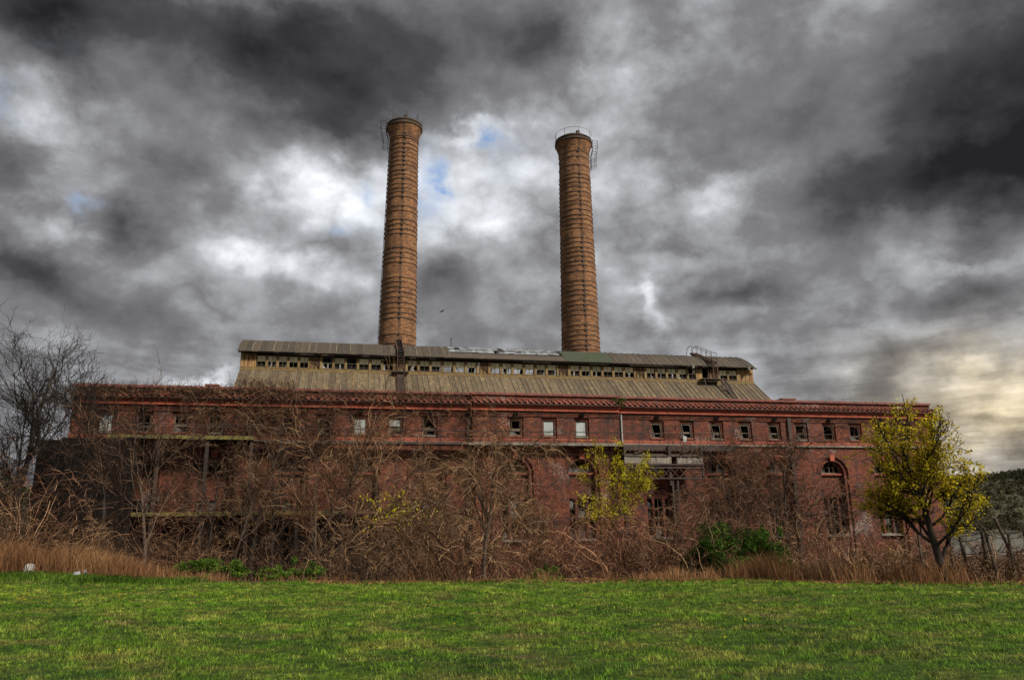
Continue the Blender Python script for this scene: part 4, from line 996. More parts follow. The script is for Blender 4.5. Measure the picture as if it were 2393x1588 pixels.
def bare_tree(seed, H, lean=(0, 0), spread=(0.35, 0.95), mat='bark', tw='cane', limbs=9, l2=90, l3=500, l4=1500, r0=None, trunk_t=(0.25, 0.95), droop=0.0, width=1.0, tw_r=0.009, keep=None):
    rng = np.random.default_rng(seed)
    r0 = H*0.018 if r0 is None else r0
    P0 = walk(rng, np.array([[0, 0, -0.3]]), np.array([[lean[0], lean[1], 1.0]]), np.array([H*0.8]), 12, 0.09, 0.03); R0 = taper([r0], 12, 0.28)
    s, d, r = kids(rng, P0, R0, limbs, trunk_t[0], trunk_t[1], spread); P1 = walk(rng, s, d, H*width*rng.uniform(0.28, 0.55, limbs), 9, 0.15, 0.07, droop); R1 = taper(r*0.5, 9, 0.3)
    s, d, r = kids(rng, P1, R1, l2, 0.2, 1.0, (0.3, 0.9)); P2 = walk(rng, s, d, H*width*rng.uniform(0.1, 0.28, l2), 7, 0.2, 0.06, droop); R2 = taper(np.clip(r*0.6, tw_r*1.5, 1), 7, 0.4)
    s, d, r = kids(rng, np.concatenate([P2]), R2, l3, 0.15, 1.0, (0.3, 1.0)); P3 = walk(rng, s, d, H*width*rng.uniform(0.05, 0.14, l3), 5, 0.22, 0.05, droop); R3 = taper(np.clip(r*0.6, tw_r, 0.02), 5, 0.5)
    s, d, r = kids(rng, P3, R3, l4, 0.1, 1.0, (0.3, 1.0)); P4 = walk(rng, s, d, H*width*rng.uniform(0.025, 0.08, l4), 4, 0.25, 0.05, droop); R4 = taper(np.full(l4, tw_r*0.85), 4, 0.6)
    if keep is not None:
        k_ = within(P3[:, -1], *keep); P3, R3 = P3[k_], R3[k_]
        k_ = within(P4[:, -1], *keep); P4, R4 = P4[k_], R4[k_]
        k_ = within(P2[:, -1], *keep); P2, R2 = P2[k_], R2[k_]
    Vt, Ft = tubes([(P0, R0)], 8); V1, F1 = tubes([(P1, R1)], 5)
    trunk = mesh_np('trunk', np.concatenate([Vt, V1]), np.concatenate([Ft, F1+len(Vt)]), MAT[mat], smooth=True)
    V, F = tubes([(P2, R2), (P3, R3), (P4, R4)])
    crown = mesh_np('crown', V, F, MAT[tw], {'rnd': TONE[0]})
    return trunk, crown, P3, P4
def leaf_mesh(name, seed, pts, per, scatter, size, mat, flat=0.0):
    rng = np.random.default_rng(seed)
    p = np.repeat(pts, per, 0) + rng.normal(size=(len(pts)*per, 3))*scatter
    V, F, rn = quads(rng, p, size, flat)
    cl = np.repeat(np.repeat(rng.uniform(-0.25, 0.25, len(pts)), per), 4)
    return mesh_np(name, V, F, MAT[mat], {'rnd': np.clip(rn+cl, 0, 1)})
def col_x(px, y):
    """world x of the plant that stands y metres out in picture column px"""
    v = _F + _R*((px-PW/2)/FPX) + _U*((PH/2-1290)/FPX)
    return v.x/v.y*y
def plant(name, px, y, parts, label, cat, scale=1.0, rz=0.0, group=None):
    x = col_x(px, y)
    e = put(name, None, None, (x, y, G(x, y)), (0, 0, rz), scale, label=label, cat=cat, group=group)
    for pn, me in parts: put(pn, me, e)
    return e
GB = 'bare shrubs along the foot of the station'
TH = {
 'a': thicket(1, 4.2, 3.0, 32, 240, 750, 0.45, 'cane'),
 'b': thicket(2, 5.5, 3.2, 32, 230, 700, 0.4, 'cane_red'),
 'c': thicket(3, 3.2, 3.6, 44, 340, 1200, 0.6, 'cane_red'),
 'd': thicket(4, 6.5, 3.4, 28, 200, 650, 0.5, 'cane_dark'),
 'e': thicket(5, 4.5, 2.6, 34, 320, 1100, 0.75, 'cane'),
 'f': thicket(6, 2.4, 3.4, 46, 300, 1000, 0.5, 'cane'),
}
for px, y, k, sc, rz, lab in (
    (-60, 40, 'b', 1.15, 0.3, 'brown bare thicket at the left edge of the picture'),
    (30, 37, 'b', 0.9, 1.3, 'tan bare thicket below the tall left-hand tree'),
    (95, 39, 'a', 1.1, 2.2, 'tan thicket with one pale upright cane left of the black shed'),
    (150, 43, 'd', 0.7, 0.8, 'dark bare thicket in front of the black shed'),
    (215, 40, 'f', 0.75, 4.1, 'low brown scrub before the black shed'),
    (300, 46, 'd', 0.75, 5.0, 'bare bush in front of the right edge of the black shed'),
    (375, 47, 'b', 0.8, 0.2, 'reddish bare bush below the first arched window'),
    (455, 49, 'e', 0.95, 2.9, 'drooping tan bush between the first and second arched windows'),
    (680, 48, 'd', 0.7, 4.4, 'reddish bush below the third arched window'),
    (815, 48, 'e', 0.88, 0.6, 'drooping bush left of the fourth arched window'),
    (950, 45, 'a', 0.85, 3.7, 'tan bush below the fifth arched window'),
    (1010, 40, 'e', 1.05, 2.5, 'pale drooping bush left of the grey trunk on the lawn edge'),
    (1085, 37, 'e', 1.25, 5.3, 'brightest tan weeping bush by the grey trunk'),
    (1160, 42, 'b', 0.72, 0.9, 'reddish bush right of the grey trunk'),
    (1235, 46, 'a', 0.95, 4.9, 'tan bush below the sixth arched window'),
    (1300, 44, 'b', 0.8, 2.0, 'upright reddish bush left of the yellow blossoming tree'),
    (1365, 41, 'c', 1.1, 1.5, 'rounded reddish bush under the yellow blossoming tree'),
    (1440, 38, 'c', 1.15, 3.0, 'rounded pinkish bush left of the gantry columns'),
    (1520, 42, 'c', 1.35, 4.2, 'broad pinkish bush in front of the gantry columns'),
    (1590, 38, 'a', 0.95, 5.1, 'tan bush right of the gantry columns'),
    (1660, 47, 'b', 0.85, 3.5, 'tall reddish bush left of the green ivy mound'),
    (1745, 50, 'd', 1.05, 0.5, 'tall dark tangle behind the green ivy mound'),
    (1815, 47, 'd', 0.95, 2.7, 'dark tangle right of the green ivy mound'),
    (1880, 44, 'e', 0.95, 4.6, 'dark drooping bush left of the clear tall window'),
    (1955, 36, 'f', 0.9, 1.7, 'low bare scrub below the clear tall window'),
    (2030, 38, 'c', 1.0, 0.1, 'bare bush left of the yellow maple trunk'),
    (2090, 33, 'f', 1.0, 2.3, 'low bare scrub left of the yellow maple trunk'),
    (2120, 36, 'a', 0.75, 5.8, 'thin bare bush behind the yellow maple trunk'),
    (2260, 30, 'f', 0.75, 3.9, 'low red-brown scrub along the right-hand fence'),
    (2350, 28, 'f', 0.8, 0.7, 'low dark scrub at the right end of the fence')):
    plant('bare_shrub', px, y, [('stems', TH[k])], lab, 'shrub', sc, rz, GB)

# bare trees
t, c, *_ = bare_tree(21, 17.0, (0.05, 0.05), (0.3, 0.75), 'dark_bark', 'twig_black', 12, 150, 800, 2200, 0.24, (0.12, 0.95), width=0.72, tw_r=0.012)
plant('bare_tree', -35, 43, [('trunk', t), ('crown', c)], 'tall dark bare tree at the left edge of the picture', 'tree', 1.0, 0.4)
t, c, *_ = bare_tree(22, 15.5, (-0.22, 0.05), (0.3, 0.8), 'dark_bark', 'twig_black', 10, 110, 600, 1500, 0.17, (0.5, 0.97), width=0.75, tw_r=0.013)
plant('bare_tree', 290, 50, [('trunk', t), ('crown', c)], 'dark bare tree leaning left before the left corner of the station', 'tree', 1.0, 0.0)
t, c, *_ = bare_tree(23, 10.5, (0.05, 0.0), (0.4, 1.0), 'bark', 'cane_dark', 10, 110, 600, 1600, 0.14, (0.3, 0.95), tw_r=0.011)
plant('bare_tree', 345, 46, [('trunk', t), ('crown', c)], 'bare tree below the first arched window with pale forked limbs', 'tree', 1.0, 1.0)
t2, c2, *_ = bare_tree(24, 13.5, (0.05, 0.0), (0.4, 1.1), 'dark_bark', 'cane_dark', 12, 120, 520, 1100, 0.17, (0.25, 0.95), droop=0.2, tw_r=0.012)
plant('bare_tree', 590, 55, [('trunk', t2), ('crown', c2)], 'bare vine-hung tree overtopping the cornice left of the third arch', 'tree', 1.0, 2.0)
t, c, *_ = bare_tree(25, 11.0, (0.08, 0.0), (0.4, 1.1), 'dark_bark', 'cane', 12, 110, 480, 1000, 0.12, (0.25, 0.95), droop=0.1, tw_r=0.011)
plant('bare_tree', 770, 52, [('trunk', t), ('crown', c)], 'bare tree covering the wall between third and fourth arches', 'tree', 1.08, 0.0)
plant('bare_tree', 905, 54, [('trunk', t), ('crown', c)], 'slim bare tree right of the fourth arched window', 'tree', 0.9, 2.6)
t, c, *_ = bare_tree(26, 6.2, (-0.04, 0.0), (0.5, 1.2), 'bark', 'cane', 16, 150, 800, 2200, 0.1, (0.35, 0.98), droop=0.3, width=1.2, tw_r=0.0085)
plant('bare_tree', 1130, 32.5, [('trunk', t), ('crown', c)], 'bare grey-trunked tree standing at the lawn edge near the middle', 'tree', 1.0, 0.7)
t, c, *_ = bare_tree(27, 7.6, (0.02, 0.0), (0.2, 0.6), 'bark', 'cane', 10, 100, 500, 1500, 0.08, (0.2, 0.95), width=0.8, tw_r=0.01)
plant('bare_tree', 1275, 45, [('trunk', t), ('crown', c)], 'slender upright bare tree between the sixth and seventh arches', 'tree', 1.0, 0.0)
plant('bare_tree', 985, 47, [('trunk', t), ('crown', c)], 'slender bare tree below the fifth arched window', 'tree', 0.95, 2.2)
t, c, *_ = bare_tree(28, 9.5, (0.1, 0.0), (0.5, 1.3), 'dark_bark', 'cane_dark', 12, 120, 560, 1300, 0.14, (0.3, 0.95), droop=0.28, tw_r=0.011)
plant('bare_tree', 1715, 53, [('trunk', t), ('crown', c)], 'drooping bare tree behind the ivy mound, over the ninth arch', 'tree', 1.0, 0.3)
plant('bare_tree', 1840, 50, [('trunk', t), ('crown', c)], 'drooping bare tree hiding the tenth arch, left of the clear tall window', 'tree', 1.0, 2.9)

ta = bare_tree(40, 10.0, (0.03, 0.0), (0.25, 0.75), 'bark', 'cane_red', 12, 90, 380, 750, 0.09, (0.15, 0.97), width=0.75, tw_r=0.009)
tb = bare_tree(41, 9.0, (-0.06, 0.0), (0.3, 0.9), 'bark', 'cane', 12, 90, 380, 750, 0.085, (0.2, 0.97), droop=0.12, width=0.8, tw_r=0.009)
tc_ = bare_tree(42, 11.0, (0.08, 0.0), (0.4, 1.1), 'dark_bark', 'cane_dark', 12, 100, 420, 850, 0.11, (0.2, 0.95), droop=0.25, width=0.85, tw_r=0.009)
for px, y, m_, sc, rz, lab in ((465, 50, tc_, 0.9, 0.5, 'dark drooping bare tree between first and second arches'), (545, 52, tb, 1.05, 1.6, 'pale bare tree just right of the second arched window'),
    (640, 54, tc_, 1.05, 3.0, 'dark drooping bare tree left of the third arched window'), (735, 50, ta, 0.95, 0.8, 'slim upright bare tree right of the third arched window'),
    (840, 51, tb, 1.0, 4.0, 'pale bare tree in front of the fourth arched window'), (935, 49, ta, 0.85, 2.1, 'slim upright bare tree left of the fifth arched window'), (1055, 46, tb, 0.85, 5.2, 'pale bare tree right of the fifth arched window')):
    plant('bare_tree', px, y, [('trunk', m_[0]), ('crown', m_[1])], lab, 'tree', sc, rz)

# yellow maple at the right corner and the blossoming tree by the gantry
def within(P, c0, rad, wob=0.12):
    d = (P-np.array(c0))/np.array(rad); u_ = unit(d)
    return np.linalg.norm(d, axis=-1) < 1 + wob*np.sin(u_[:, 0]*9+1)*np.sin(u_[:, 2]*8) + wob*np.sin(u_[:, 1]*7+u_[:, 0]*5)
t, c, P3, P4 = bare_tree(36, 6.3, (-0.03, 0.0), (0.35, 1.05), 'dark_bark', 'twig_black', 22, 260, 1500, 3600, 0.15, (0.16, 0.99), width=0.8, tw_r=0.008, keep=((-0.25, 0, 3.1), (2.8, 2.4, 2.5), 0.25))
lp_ = np.concatenate([P4[:, -1], P4[:, 2], P3[:, -1]])
cn = np.sin(lp_[:, 0]*4.1+1)*np.sin(lp_[:, 2]*4.7)+0.8*np.sin(lp_[:, 1]*5.0+lp_[:, 0]*2)
lp_ = lp_[np.random.default_rng(2).uniform(0, 1, len(lp_)) < 0.46+0.5*cn]
lv_ = leaf_mesh('leaves', 1, lp_, 5, 0.07, 0.075, 'maple_leaf')
plant('yellow_maple', 2204, 27.0, [('trunk', t), ('crown', c), ('leaves', lv_)], 'maple in young yellow leaf at the right corner of the station', 'tree', 1.0, 0.0)
t, c, P3, P4 = bare_tree(32, 8.0, (0.0, 0.0), (0.5, 1.1), 'dark_bark', 'cane_dark', 12, 110, 500, 900, 0.11, (0.4, 0.97), width=0.85, tw_r=0.01)
e4 = P4[:, -1]; e4 = e4[(e4[:, 2] > 3.4)]; e4 = e4[np.sin(e4[:, 0]*3.3+1)*np.sin(e4[:, 2]*3.6)+0.7*np.sin(e4[:, 1]*4) > -0.1]
lv_ = leaf_mesh('leaves', 2, e4, 14, 0.12, 0.085, 'bright_leaf')
plant('yellow_blossom_tree', 1405, 52, [('trunk', t), ('crown', c), ('leaves', lv_)], 'small tree in bright yellow blossom left of the gantry', 'tree', 0.95, 0.6)
t, c, P3, P4 = bare_tree(33, 5.5, (0.1, 0.0), (0.5, 1.1), 'bark', 'cane_dark', 8, 60, 260, 500, 0.07, (0.3, 0.97), tw_r=0.01)
lv_ = leaf_mesh('leaves', 4, P4[:140, -1], 4, 0.1, 0.11, 'bright_leaf')
plant('yellow_sapling', 850, 43, [('trunk', t), ('crown', c), ('leaves', lv_)], 'sapling with a few yellow leaves below the fourth arched window', 'tree', 1.0, 0.9)

# green shrubs and ivy
def green_mound(seed, W, H, n, size, mat):
    rng = np.random.default_rng(seed); k = 40
    an = rng.uniform(0, 2*np.pi, k); rd = W*0.5*np.sqrt(rng.uniform(0, 1, k))
    cz = H*(0.9-0.55*(rd/(W*0.5))**2)*rng.uniform(0.35, 1.0, k)
    c = np.stack([rd*np.cos(an), rd*np.sin(an), cz], -1)
    rad = np.stack([rng.uniform(.3, .9, k)*W*0.15, rng.uniform(.3, .9, k)*W*0.15, rng.uniform(.3, .9, k)*H*0.17], -1)
    V, F, rn = clumps(rng, c, rad, n//k, size)
    V[:, 2] = np.maximum(V[:, 2], 0.0)
    P = walk(rng, np.stack([rng.uniform(-.3, .3, 60)*W, rng.uniform(-.3, .3, 60)*W, np.zeros(60)], -1), np.stack([rng.normal(0, .4, 60), rng.normal(0, .4, 60), np.ones(60)], -1), H*rng.uniform(.5, 1.1, 60), 6, .2, .03)
    Vs, Fs = tubes([(P, taper(np.full(60, 0.015), 6))])
    dark = np.repeat(np.repeat(rng.uniform(-0.35, 0.2, k), n//k), 4)
    return [('stems', mesh_np('stems', Vs, Fs, MAT['cane_dark'], {'rnd': TONE[0]})), ('leaves', mesh_np('leaves', V, F, MAT[mat], {'rnd': np.clip(rn+dark, 0, 1)}))]
plant('green_shrub', 495, 35.5, green_mound(1, 3.2, 1.5, 8000, 0.07, 'weed_leaf'), 'green shrub on the lawn edge below the second arched window', 'shrub', 1.0, 0)
plant('green_shrub', 690, 36, green_mound(2, 3.0, 1.2, 7000, 0.07, 'weed_leaf'), 'low green shrub on the lawn edge below the third arched window', 'shrub', 1.0, 0)
plant('green_shrub', 1275, 36, green_mound(3, 1.5, 1.0, 2600, 0.09, 'weed_leaf'), 'smallest green shrub, on the lawn edge right of the grey trunk', 'shrub', 1.0, 0)
plant('ivy_mound', 1710, 37.5, green_mound(4, 4.2, 4.2, 16000, 0.085, 'ivy_leaf'), 'tall dark green ivy mound right of the gantry', 'shrub', 1.0, 0)
plant('ivy_mound', 1790, 42, green_mound(5, 2.6, 4.6, 7000, 0.085, 'ivy_leaf'), 'narrow dark ivy column right of the tall ivy mound', 'shrub', 1.0, 0)
plant('green_shrub', 1735, 34, green_mound(6, 1.8, 1.3, 3000, 0.09, 'weed_leaf'), 'low yellow-green shrub at the foot of the ivy mound', 'shrub', 1.0, 0)
plant('fern', 1445, 64.2, [('fronds', leaf_mesh('fronds', 9, np.random.default_rng(2).normal(size=(60, 3))*np.array([0.28, 0.1, 0.22]), 4, 0.05, 0.13, 'ivy_leaf'))], 'small green plant rooted in the cornice above the pale downpipe', 'plant', 1.0, 0).location = wloc(9.35, -0.75, 12.75)

# creepers (dry) over the facade and cornice: nobody could count these stems
def creeper(name, seed, boxes, label, mat='vine', r=0.013):
    rng = np.random.default_rng(seed); parts = []
    for (s0, s1, za, zb, n, ln, o0, o1, trop) in boxes:
        S = np.stack([rng.uniform(s0, s1, n), rng.uniform(o0, o1, n), za + (zb-za)*rng.uniform(0, 1, n)], -1)
        clump = np.sin(S[:, 0]*1.7+seed)*np.sin(S[:, 0]*0.6+2)*0.5+0.5
        S = S[rng.uniform(0, 1, n) < 0.35+0.65*clump]; m = len(S)
        D = np.stack([rng.normal(0, 1, m), rng.normal(0, .12, m), rng.normal(trop, .8, m)], -1)
        P = walk(rng, S, D, ln*rng.uniform(0.4, 1.5, m), 6, 0.33, trop*0.1)
        P[..., 1] = np.clip(P[..., 1], o0-0.25, min(o1+0.1, -0.05))
        parts.append((P, taper(r*rng.uniform(0.6, 1.5, m), 6, 0.6)))
    V, F = tubes(parts)
    e = put(name, mesh_np(name, V, F, MAT[mat], {'rnd': TONE[0]}), None, (0, 65, 0), (0, 0, YAW), label=label, cat='creeper', kind='stuff')
creeper('dry_creeper', 5, [(-34.3, -17, 12.5, 13.1, 3400, 0.8, -0.75, -0.1, 0.05), (-17, -4.5, 12.5, 13.1, 1000, 0.8, -0.75, -0.1, 0.2), (-34, -28, 9.4, 11.7, 300, 1.2, -0.5, -0.1, 0.3), (-25.5, -14.5, 9.0, 11.9, 1700, 1.5, -1.1, -0.12, 0.2), (-13.5, -4, 9.0, 12.0, 420, 1.6, -0.5, -0.1, 0.5), (-31, -4, -1, 6.0, 1100, 1.8, -1.4, -0.12, 0.1), (-23, -18, 13.1, 13.9, 500, 0.6, -0.3, 0.0, 0.5)], 'dry brown creeper matted over the left half of the facade and cornice')
creeper('dry_creeper', 6, [(-4, 9, 2, 9.0, 700, 1.6, -0.7, -0.1, 0.3), (17, 26.5, 2, 9.2, 1600, 1.7, -1.2, -0.1, 0.2), (26, 35, 1, 6, 220, 1.5, -0.6, -0.1, 0.2), (-3.9, -3.0, 9, 12.8, 180, 1.0, -0.6, -0.38, 0.8)], 'thinner dry creeper on the right half of the facade', 'cane_red')
# hanging curtains of vine in front of the platforms
rng = np.random.default_rng(44)
m = 800
S = np.stack([rng.uniform(-34, -12, m), rng.uniform(-5.5, -2.2, m), rng.uniform(-1.2, 8.5, m)], -1)
P = walk(rng, S, np.stack([rng.normal(0, .7, m), rng.normal(0, .3, m), rng.normal(0, 1, m)], -1), rng.uniform(0.8, 2.6, m), 6, 0.25, 0.0)
V, F = tubes([(P, taper(rng.uniform(0.008, 0.02, m), 6, 0.6))])
put('hanging_vines', mesh_np('hanging_vines', V, F, MAT['cane_dark'], {'rnd': TONE[0]}), None, (0, 65, 0), (0, 0, YAW), label='loose tangle of bare vines hanging before the left platforms', cat='vines', kind='stuff')
# weeds on the parapet
rng = np.random.default_rng(45)
S = np.stack([np.array([-28.5]*14 + [-23]*5 + list(rng.uniform(-10, 40, 40))), np.full(59, 0.2), np.full(59, 13.4)], -1)
P = walk(rng, S, np.stack([rng.normal(0, .4, 59), rng.normal(0, .2, 59), np.ones(59)], -1), np.concatenate([rng.uniform(.6, 1.5, 14), rng.uniform(.4, .9, 5), rng.uniform(.1, .5, 40)]), 5, 0.14, 0.03)
V, F = tubes([(P, taper(np.full(59, 0.012), 5, 0.5))])
put('parapet_weeds', mesh_np('parapet_weeds', V, F, MAT['cane_dark'], {'rnd': TONE[0]}), None, (0, 65, 0), (0, 0, YAW), label='thin dead weeds sprouting from the parapet coping', cat='weeds', kind='stuff')

# ------------------------------------------------------------------ dry grass, undergrowth
def reeds(name, seed, pts, hmin, hmax, wd, mat, label, cat, bend=0.35):
    rng = np.random.default_rng(seed); n = len(pts)
    z = gh(pts[:, 0], pts[:, 1]); h = rng.uniform(hmin, hmax, n)
    if pts.shape[1] > 2: h = h*pts[:, 2]
    a = rng.uniform(0, 2*np.pi, n); bx = np.cos(a)*bend*h*rng.uniform(0.2, 1, n); by = np.sin(a)*bend*h*rng.uniform(0.2, 1, n)
    wv = rng.uniform(0, np.pi, n); ux, uy = np.cos(wv)*wd*0.5, np.sin(wv)*wd*0.5*0.6
    b = np.stack([pts[:, 0], pts[:, 1], z-0.05], -1)
    u = np.stack([ux, uy, np.zeros(n)], -1)
    mid = b + np.stack([bx*0.35, by*0.35, h*0.6], -1); tip = b + np.stack([bx, by, h*(1-0.15*bend)], -1)
    V = np.stack([b-u, b+u, mid+u*0.8, mid-u*0.8, tip], 1).reshape(-1, 3)
    i = np.arange(n)[:, None]*5
    q4 = np.concatenate([i, i+1, i+2, i+3], 1); t3 = np.concatenate([i+3, i+2, i+4], 1)
    rn = np.repeat(np.clip(rng.uniform(0, 1, n)*0.8 + 0.2*np.sin(pts[:, 0]*1.3), 0, 1), 5)
    put(name, mesh_np(name, V, [q4, t3], MAT[mat], {'rnd': rn}), label=label, cat=cat, kind='stuff')
rng = np.random.default_rng(8)
n = 24000
x = rng.uniform(-30, -12.0, n); y = edge(x) + 1.2 + np.abs(rng.normal(0, 4.2, n)) - 0.4*np.sin(x*1.1)
keep = rng.uniform(0, 1, n) < np.clip((-11.5-x)/5, 0, 1)
hs = np.clip((-11.0-x)/7, 0.3, 1.3)*(0.8+0.25*np.sin(x*0.9)*np.sin(x*2.3))
reeds('dry_grass', 9, np.stack([x, y, hs], -1)[keep], 0.5, 1.75, 0.022, 'dry_grass', 'tall russet dry grass on the left lawn edge', 'grass', 0.55)
n = 34000
x = rng.uniform(-13, 30, n); pat = np.sin(x*1.9)*np.sin(x*0.47+1) + 0.7*np.sin(x*4.3+2)*np.sin(x*1.1)
y = edge(x) + 0.4 + np.abs(rng.normal(0, 2.4, n)) + 0.5*np.sin(x*0.8) + 0.4*np.sin(x*3.1)
dens = 0.10 + 0.75*np.clip((x-3)/4, 0, 1)*np.clip((16-x)/4, 0.12, 1)
keep = rng.uniform(0, 1, n) < dens*(0.55+0.5*pat)
hs = (0.4 + 0.5*np.clip((x-5)/4, 0, 1)*np.clip((17-x)/4, 0.2, 1))*(0.85+0.35*pat)
reeds('dry_grass', 10, np.stack([x, y, hs], -1)[keep], 0.35, 1.3, 0.022, 'dry_grass', 'lower tan dry grass along the brush from the middle to the right', 'grass', 0.6)
n = 9000
x = rng.uniform(-26, -12.5, n); y = edge(x) + rng.normal(0.5, 0.6, n)
reeds('weeds', 12, np.stack([x, y], -1), 0.1, 0.32, 0.04, 'weed_leaf', 'fresh green weeds before the russet dry grass', 'weeds', 0.7)
n = 26000
x = rng.uniform(-25, 26, n); y = edge(x) + 0.15*np.sin(x*2.1) + rng.normal(0.15, 0.35, n) + 0.25*np.sin(x*0.9)
k = rng.uniform(0, 1, n) < 0.3+0.35*np.sin(x*1.3+1)*np.sin(x*0.5)+0.3*np.sin(x*5.1)
reeds('long_grass', 13, np.stack([x, y], -1)[k], 0.06, 0.24, 0.016, 'weed_leaf', 'uncut longer grass fringing the far lawn edge', 'grass', 0.8)
n = 7000
x = rng.uniform(-8, 30, n); y = edge(x) + rng.normal(0.7, 0.7, n); k = y > edge(x)-0.6
V, F, rn = quads(rng, np.stack([x, y, gh(x, y)+0.03], -1)[k], 0.09, 0.7)
put('leaf_litter', mesh_np('leaf_litter', V, F, MAT['dry_grass'], {'rnd': rn*0.8}), label='fallen brown leaves along the right lawn edge', cat='leaves', kind='stuff')
# low dead brush filling the bank between lawn and wall
n = 3600
x = rng.uniform(-36, 34, n); y = edge(x) + rng.uniform(1.5, 24, n)
S = np.stack([x, y, gh(x, y)], -1)
P = walk(rng, S, np.stack([rng.normal(0, .6, n), rng.normal(0, .6, n), np.ones(n)], -1), rng.uniform(0.5, 2.0, n), 5, 0.28, 0.0, 0.5)
V, F = tubes([(P, taper(rng.uniform(0.008, 0.016, n), 5, 0.5))])
put('undergrowth', mesh_np('undergrowth', V, F, MAT['vine'], {'rnd': TONE[0]}), label='low dead brush filling the bank between lawn and wall', cat='undergrowth', kind='stuff')

# ------------------------------------------------------------------ lawn grass
rng = np.random.default_rng(77)
n = 640000
y = 9.0 + 23.5*rng.uniform(0, 1, n)**0.86; x = rng.uniform(-1, 1, n)*(0.7*y+5.0)
k = y < edge(x) + 0.35*np.sin(x*2.1) + 0.2
x, y = x[k], y[k]; n = len(x)
cl = np.sin(x*7.1+2*np.sin(y*1.9))*np.sin(y*6.3+2*np.sin(x*2.3)) + 0.6*np.sin(x*17+y*5)*np.sin(y*15-x*4)
k = rng.uniform(0, 1, n) < 0.72+0.35*cl; x, y, cl = x[k], y[k], cl[k]; n = len(x)
h = rng.uniform(0.02, 0.055, n)*(1.1+0.45*cl)*(1+0.5*np.clip(np.sin(x*0.9+1)*np.sin(y*1.3+x*0.4), 0, 1)); z = gh(x, y)
tuft = rng.uniform(0, 1, n) < 0.03; h[tuft] *= 1.6
a = rng.uniform(0, np.pi, n); wd = rng.uniform(0.006, 0.014, n)*(0.6+y/22)
u = np.stack([np.cos(a)*wd, np.sin(a)*wd*0.6, np.zeros(n)], -1)*0.5
b = np.stack([x, y, z-0.006], -1)
ln = rng.normal(0, 0.55, (n, 2))*h[:, None]
tip = b + np.stack([ln[:, 0], ln[:, 1], h], -1)
V = np.stack([b-u, b+u, tip], 1).reshape(-1, 3)
ci = (np.floor((x+0.06*np.sin(y*9))/0.13).astype(np.int64)*73856093) ^ (np.floor((y+0.08*np.sin(x*7))/0.17).astype(np.int64)*19349663)
cr = ((ci*2654435761) % 1000003)/1000003.0
c2_ = ((((np.floor(x/0.45).astype(np.int64)*83492791) ^ (np.floor(y/0.6).astype(np.int64)*19349663))*2654435761) % 1000003)/1000003.0
tone_ = np.clip(0.7*cr**1.8+0.16*c2_+0.2*rng.uniform(0, 1, n), 0, 1)
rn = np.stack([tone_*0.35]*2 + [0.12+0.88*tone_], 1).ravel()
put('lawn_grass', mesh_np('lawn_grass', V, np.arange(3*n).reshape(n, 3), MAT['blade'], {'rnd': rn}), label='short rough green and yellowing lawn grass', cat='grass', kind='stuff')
n = 90
x = np.concatenate([rng.normal(-13, 3.5, 65), rng.uniform(-14, 14, 25)]); y = np.concatenate([rng.uniform(23, 29, 65), rng.uniform(12, 27, 25)])
k = y < edge(x)-0.3; x, y = x[k], y[k]; n = len(x)
an = np.arange(6)*np.pi/3
c = np.stack([x, y, gh(x, y)+0.06], -1)
V = (c[:, None, :] + np.stack([np.cos(an)*0.017, np.sin(an)*0.017, np.abs(np.sin(an*1.5))*0.018], -1)[None]).reshape(-1, 3)
put('dandelions', mesh_np('dandelions', V, np.arange(6*n).reshape(n, 6), MAT['dandelion'], {'rnd': rng.uniform(0, 1, 6*n)}), label='scattered yellow dandelion heads in the lawn', cat='flowers', kind='stuff')

# ------------------------------------------------------------------ things lying on the left lawn edge
x, y = -20.0, 33.0
d = MB(); n = 16
pr = [(0.33*math.cos(math.pi*i/n)*(1 if i else 1), 0.28+0.32*math.sin(math.pi*i/n)) for i in range(n+1)] + [(-0.3, -0.05), (0.3, -0.05)]
d.v = [(px_, -0.16+0.04*pz, pz) for px_, pz in pr] + [(px_*0.96, 0.16, pz*0.97) for px_, pz in pr]; m = len(pr)
d.f = [list(range(m)), list(range(m, 2*m))[::-1]] + [[(i+1) % m, i, m+i, m+(i+1) % m] for i in range(m)]
wb_ = empty('plastic_drum', (x, y, G(x, y)+0.06), 0.3, scale=0.62, label='pale grey round-topped drum half hidden in weeds at far left', cat='drum')
d.obj('shell', MAT['plastic'], wb_)
MB().box(-0.13, 0.1, -0.175, -0.158, 0.08, 0.13).bar((0.1, -0.165, 0.1), (0.16, -0.165, 0.2), 0.03).obj('cleft', MAT['tar'], wb_)
MB().tube([(0.42, 0.2, 0.3), (0.5, 0.35, 0.3)], [0.2, 0.2], 12).obj('dark_end', MAT['tar'], wb_)
def litter(px, y, w_, h_, seed, label):
    r_ = random.Random(seed); x = col_x(px, y); m = MB()
    a = [(r_.uniform(0.8, 1.2)*w_*math.cos(t), r_.uniform(0.8, 1.2)*w_*0.6*math.sin(t), 0) for t in np.linspace(0, 6.283, 9)[:-1]]
    b_ = [(p[0]*0.7+0.1*w_, p[1]*0.7, h_*r_.uniform(0.6, 1.1)) for p in a]
    m.v = a + b_; m.f = [[i, (i+1) % 8, 8+(i+1) % 8, 8+i] for i in range(8)] + [list(range(8, 16))]
    m.obj('litter', MAT['pale_board'], None, loc=(x, y, G(x, y)+0.12), label=label, cat='litter')
litter(185, 32.4, 0.16, 0.12, 1, 'white scrap in the weeds, largest of the three right of the drum')
litter(203, 33.0, 0.09, 0.2, 2, 'upright white scrap, the middle of the three right of the drum')
litter(257, 33.0, 0.12, 0.1, 3, 'white scrap farthest from the drum, below the dry grass')

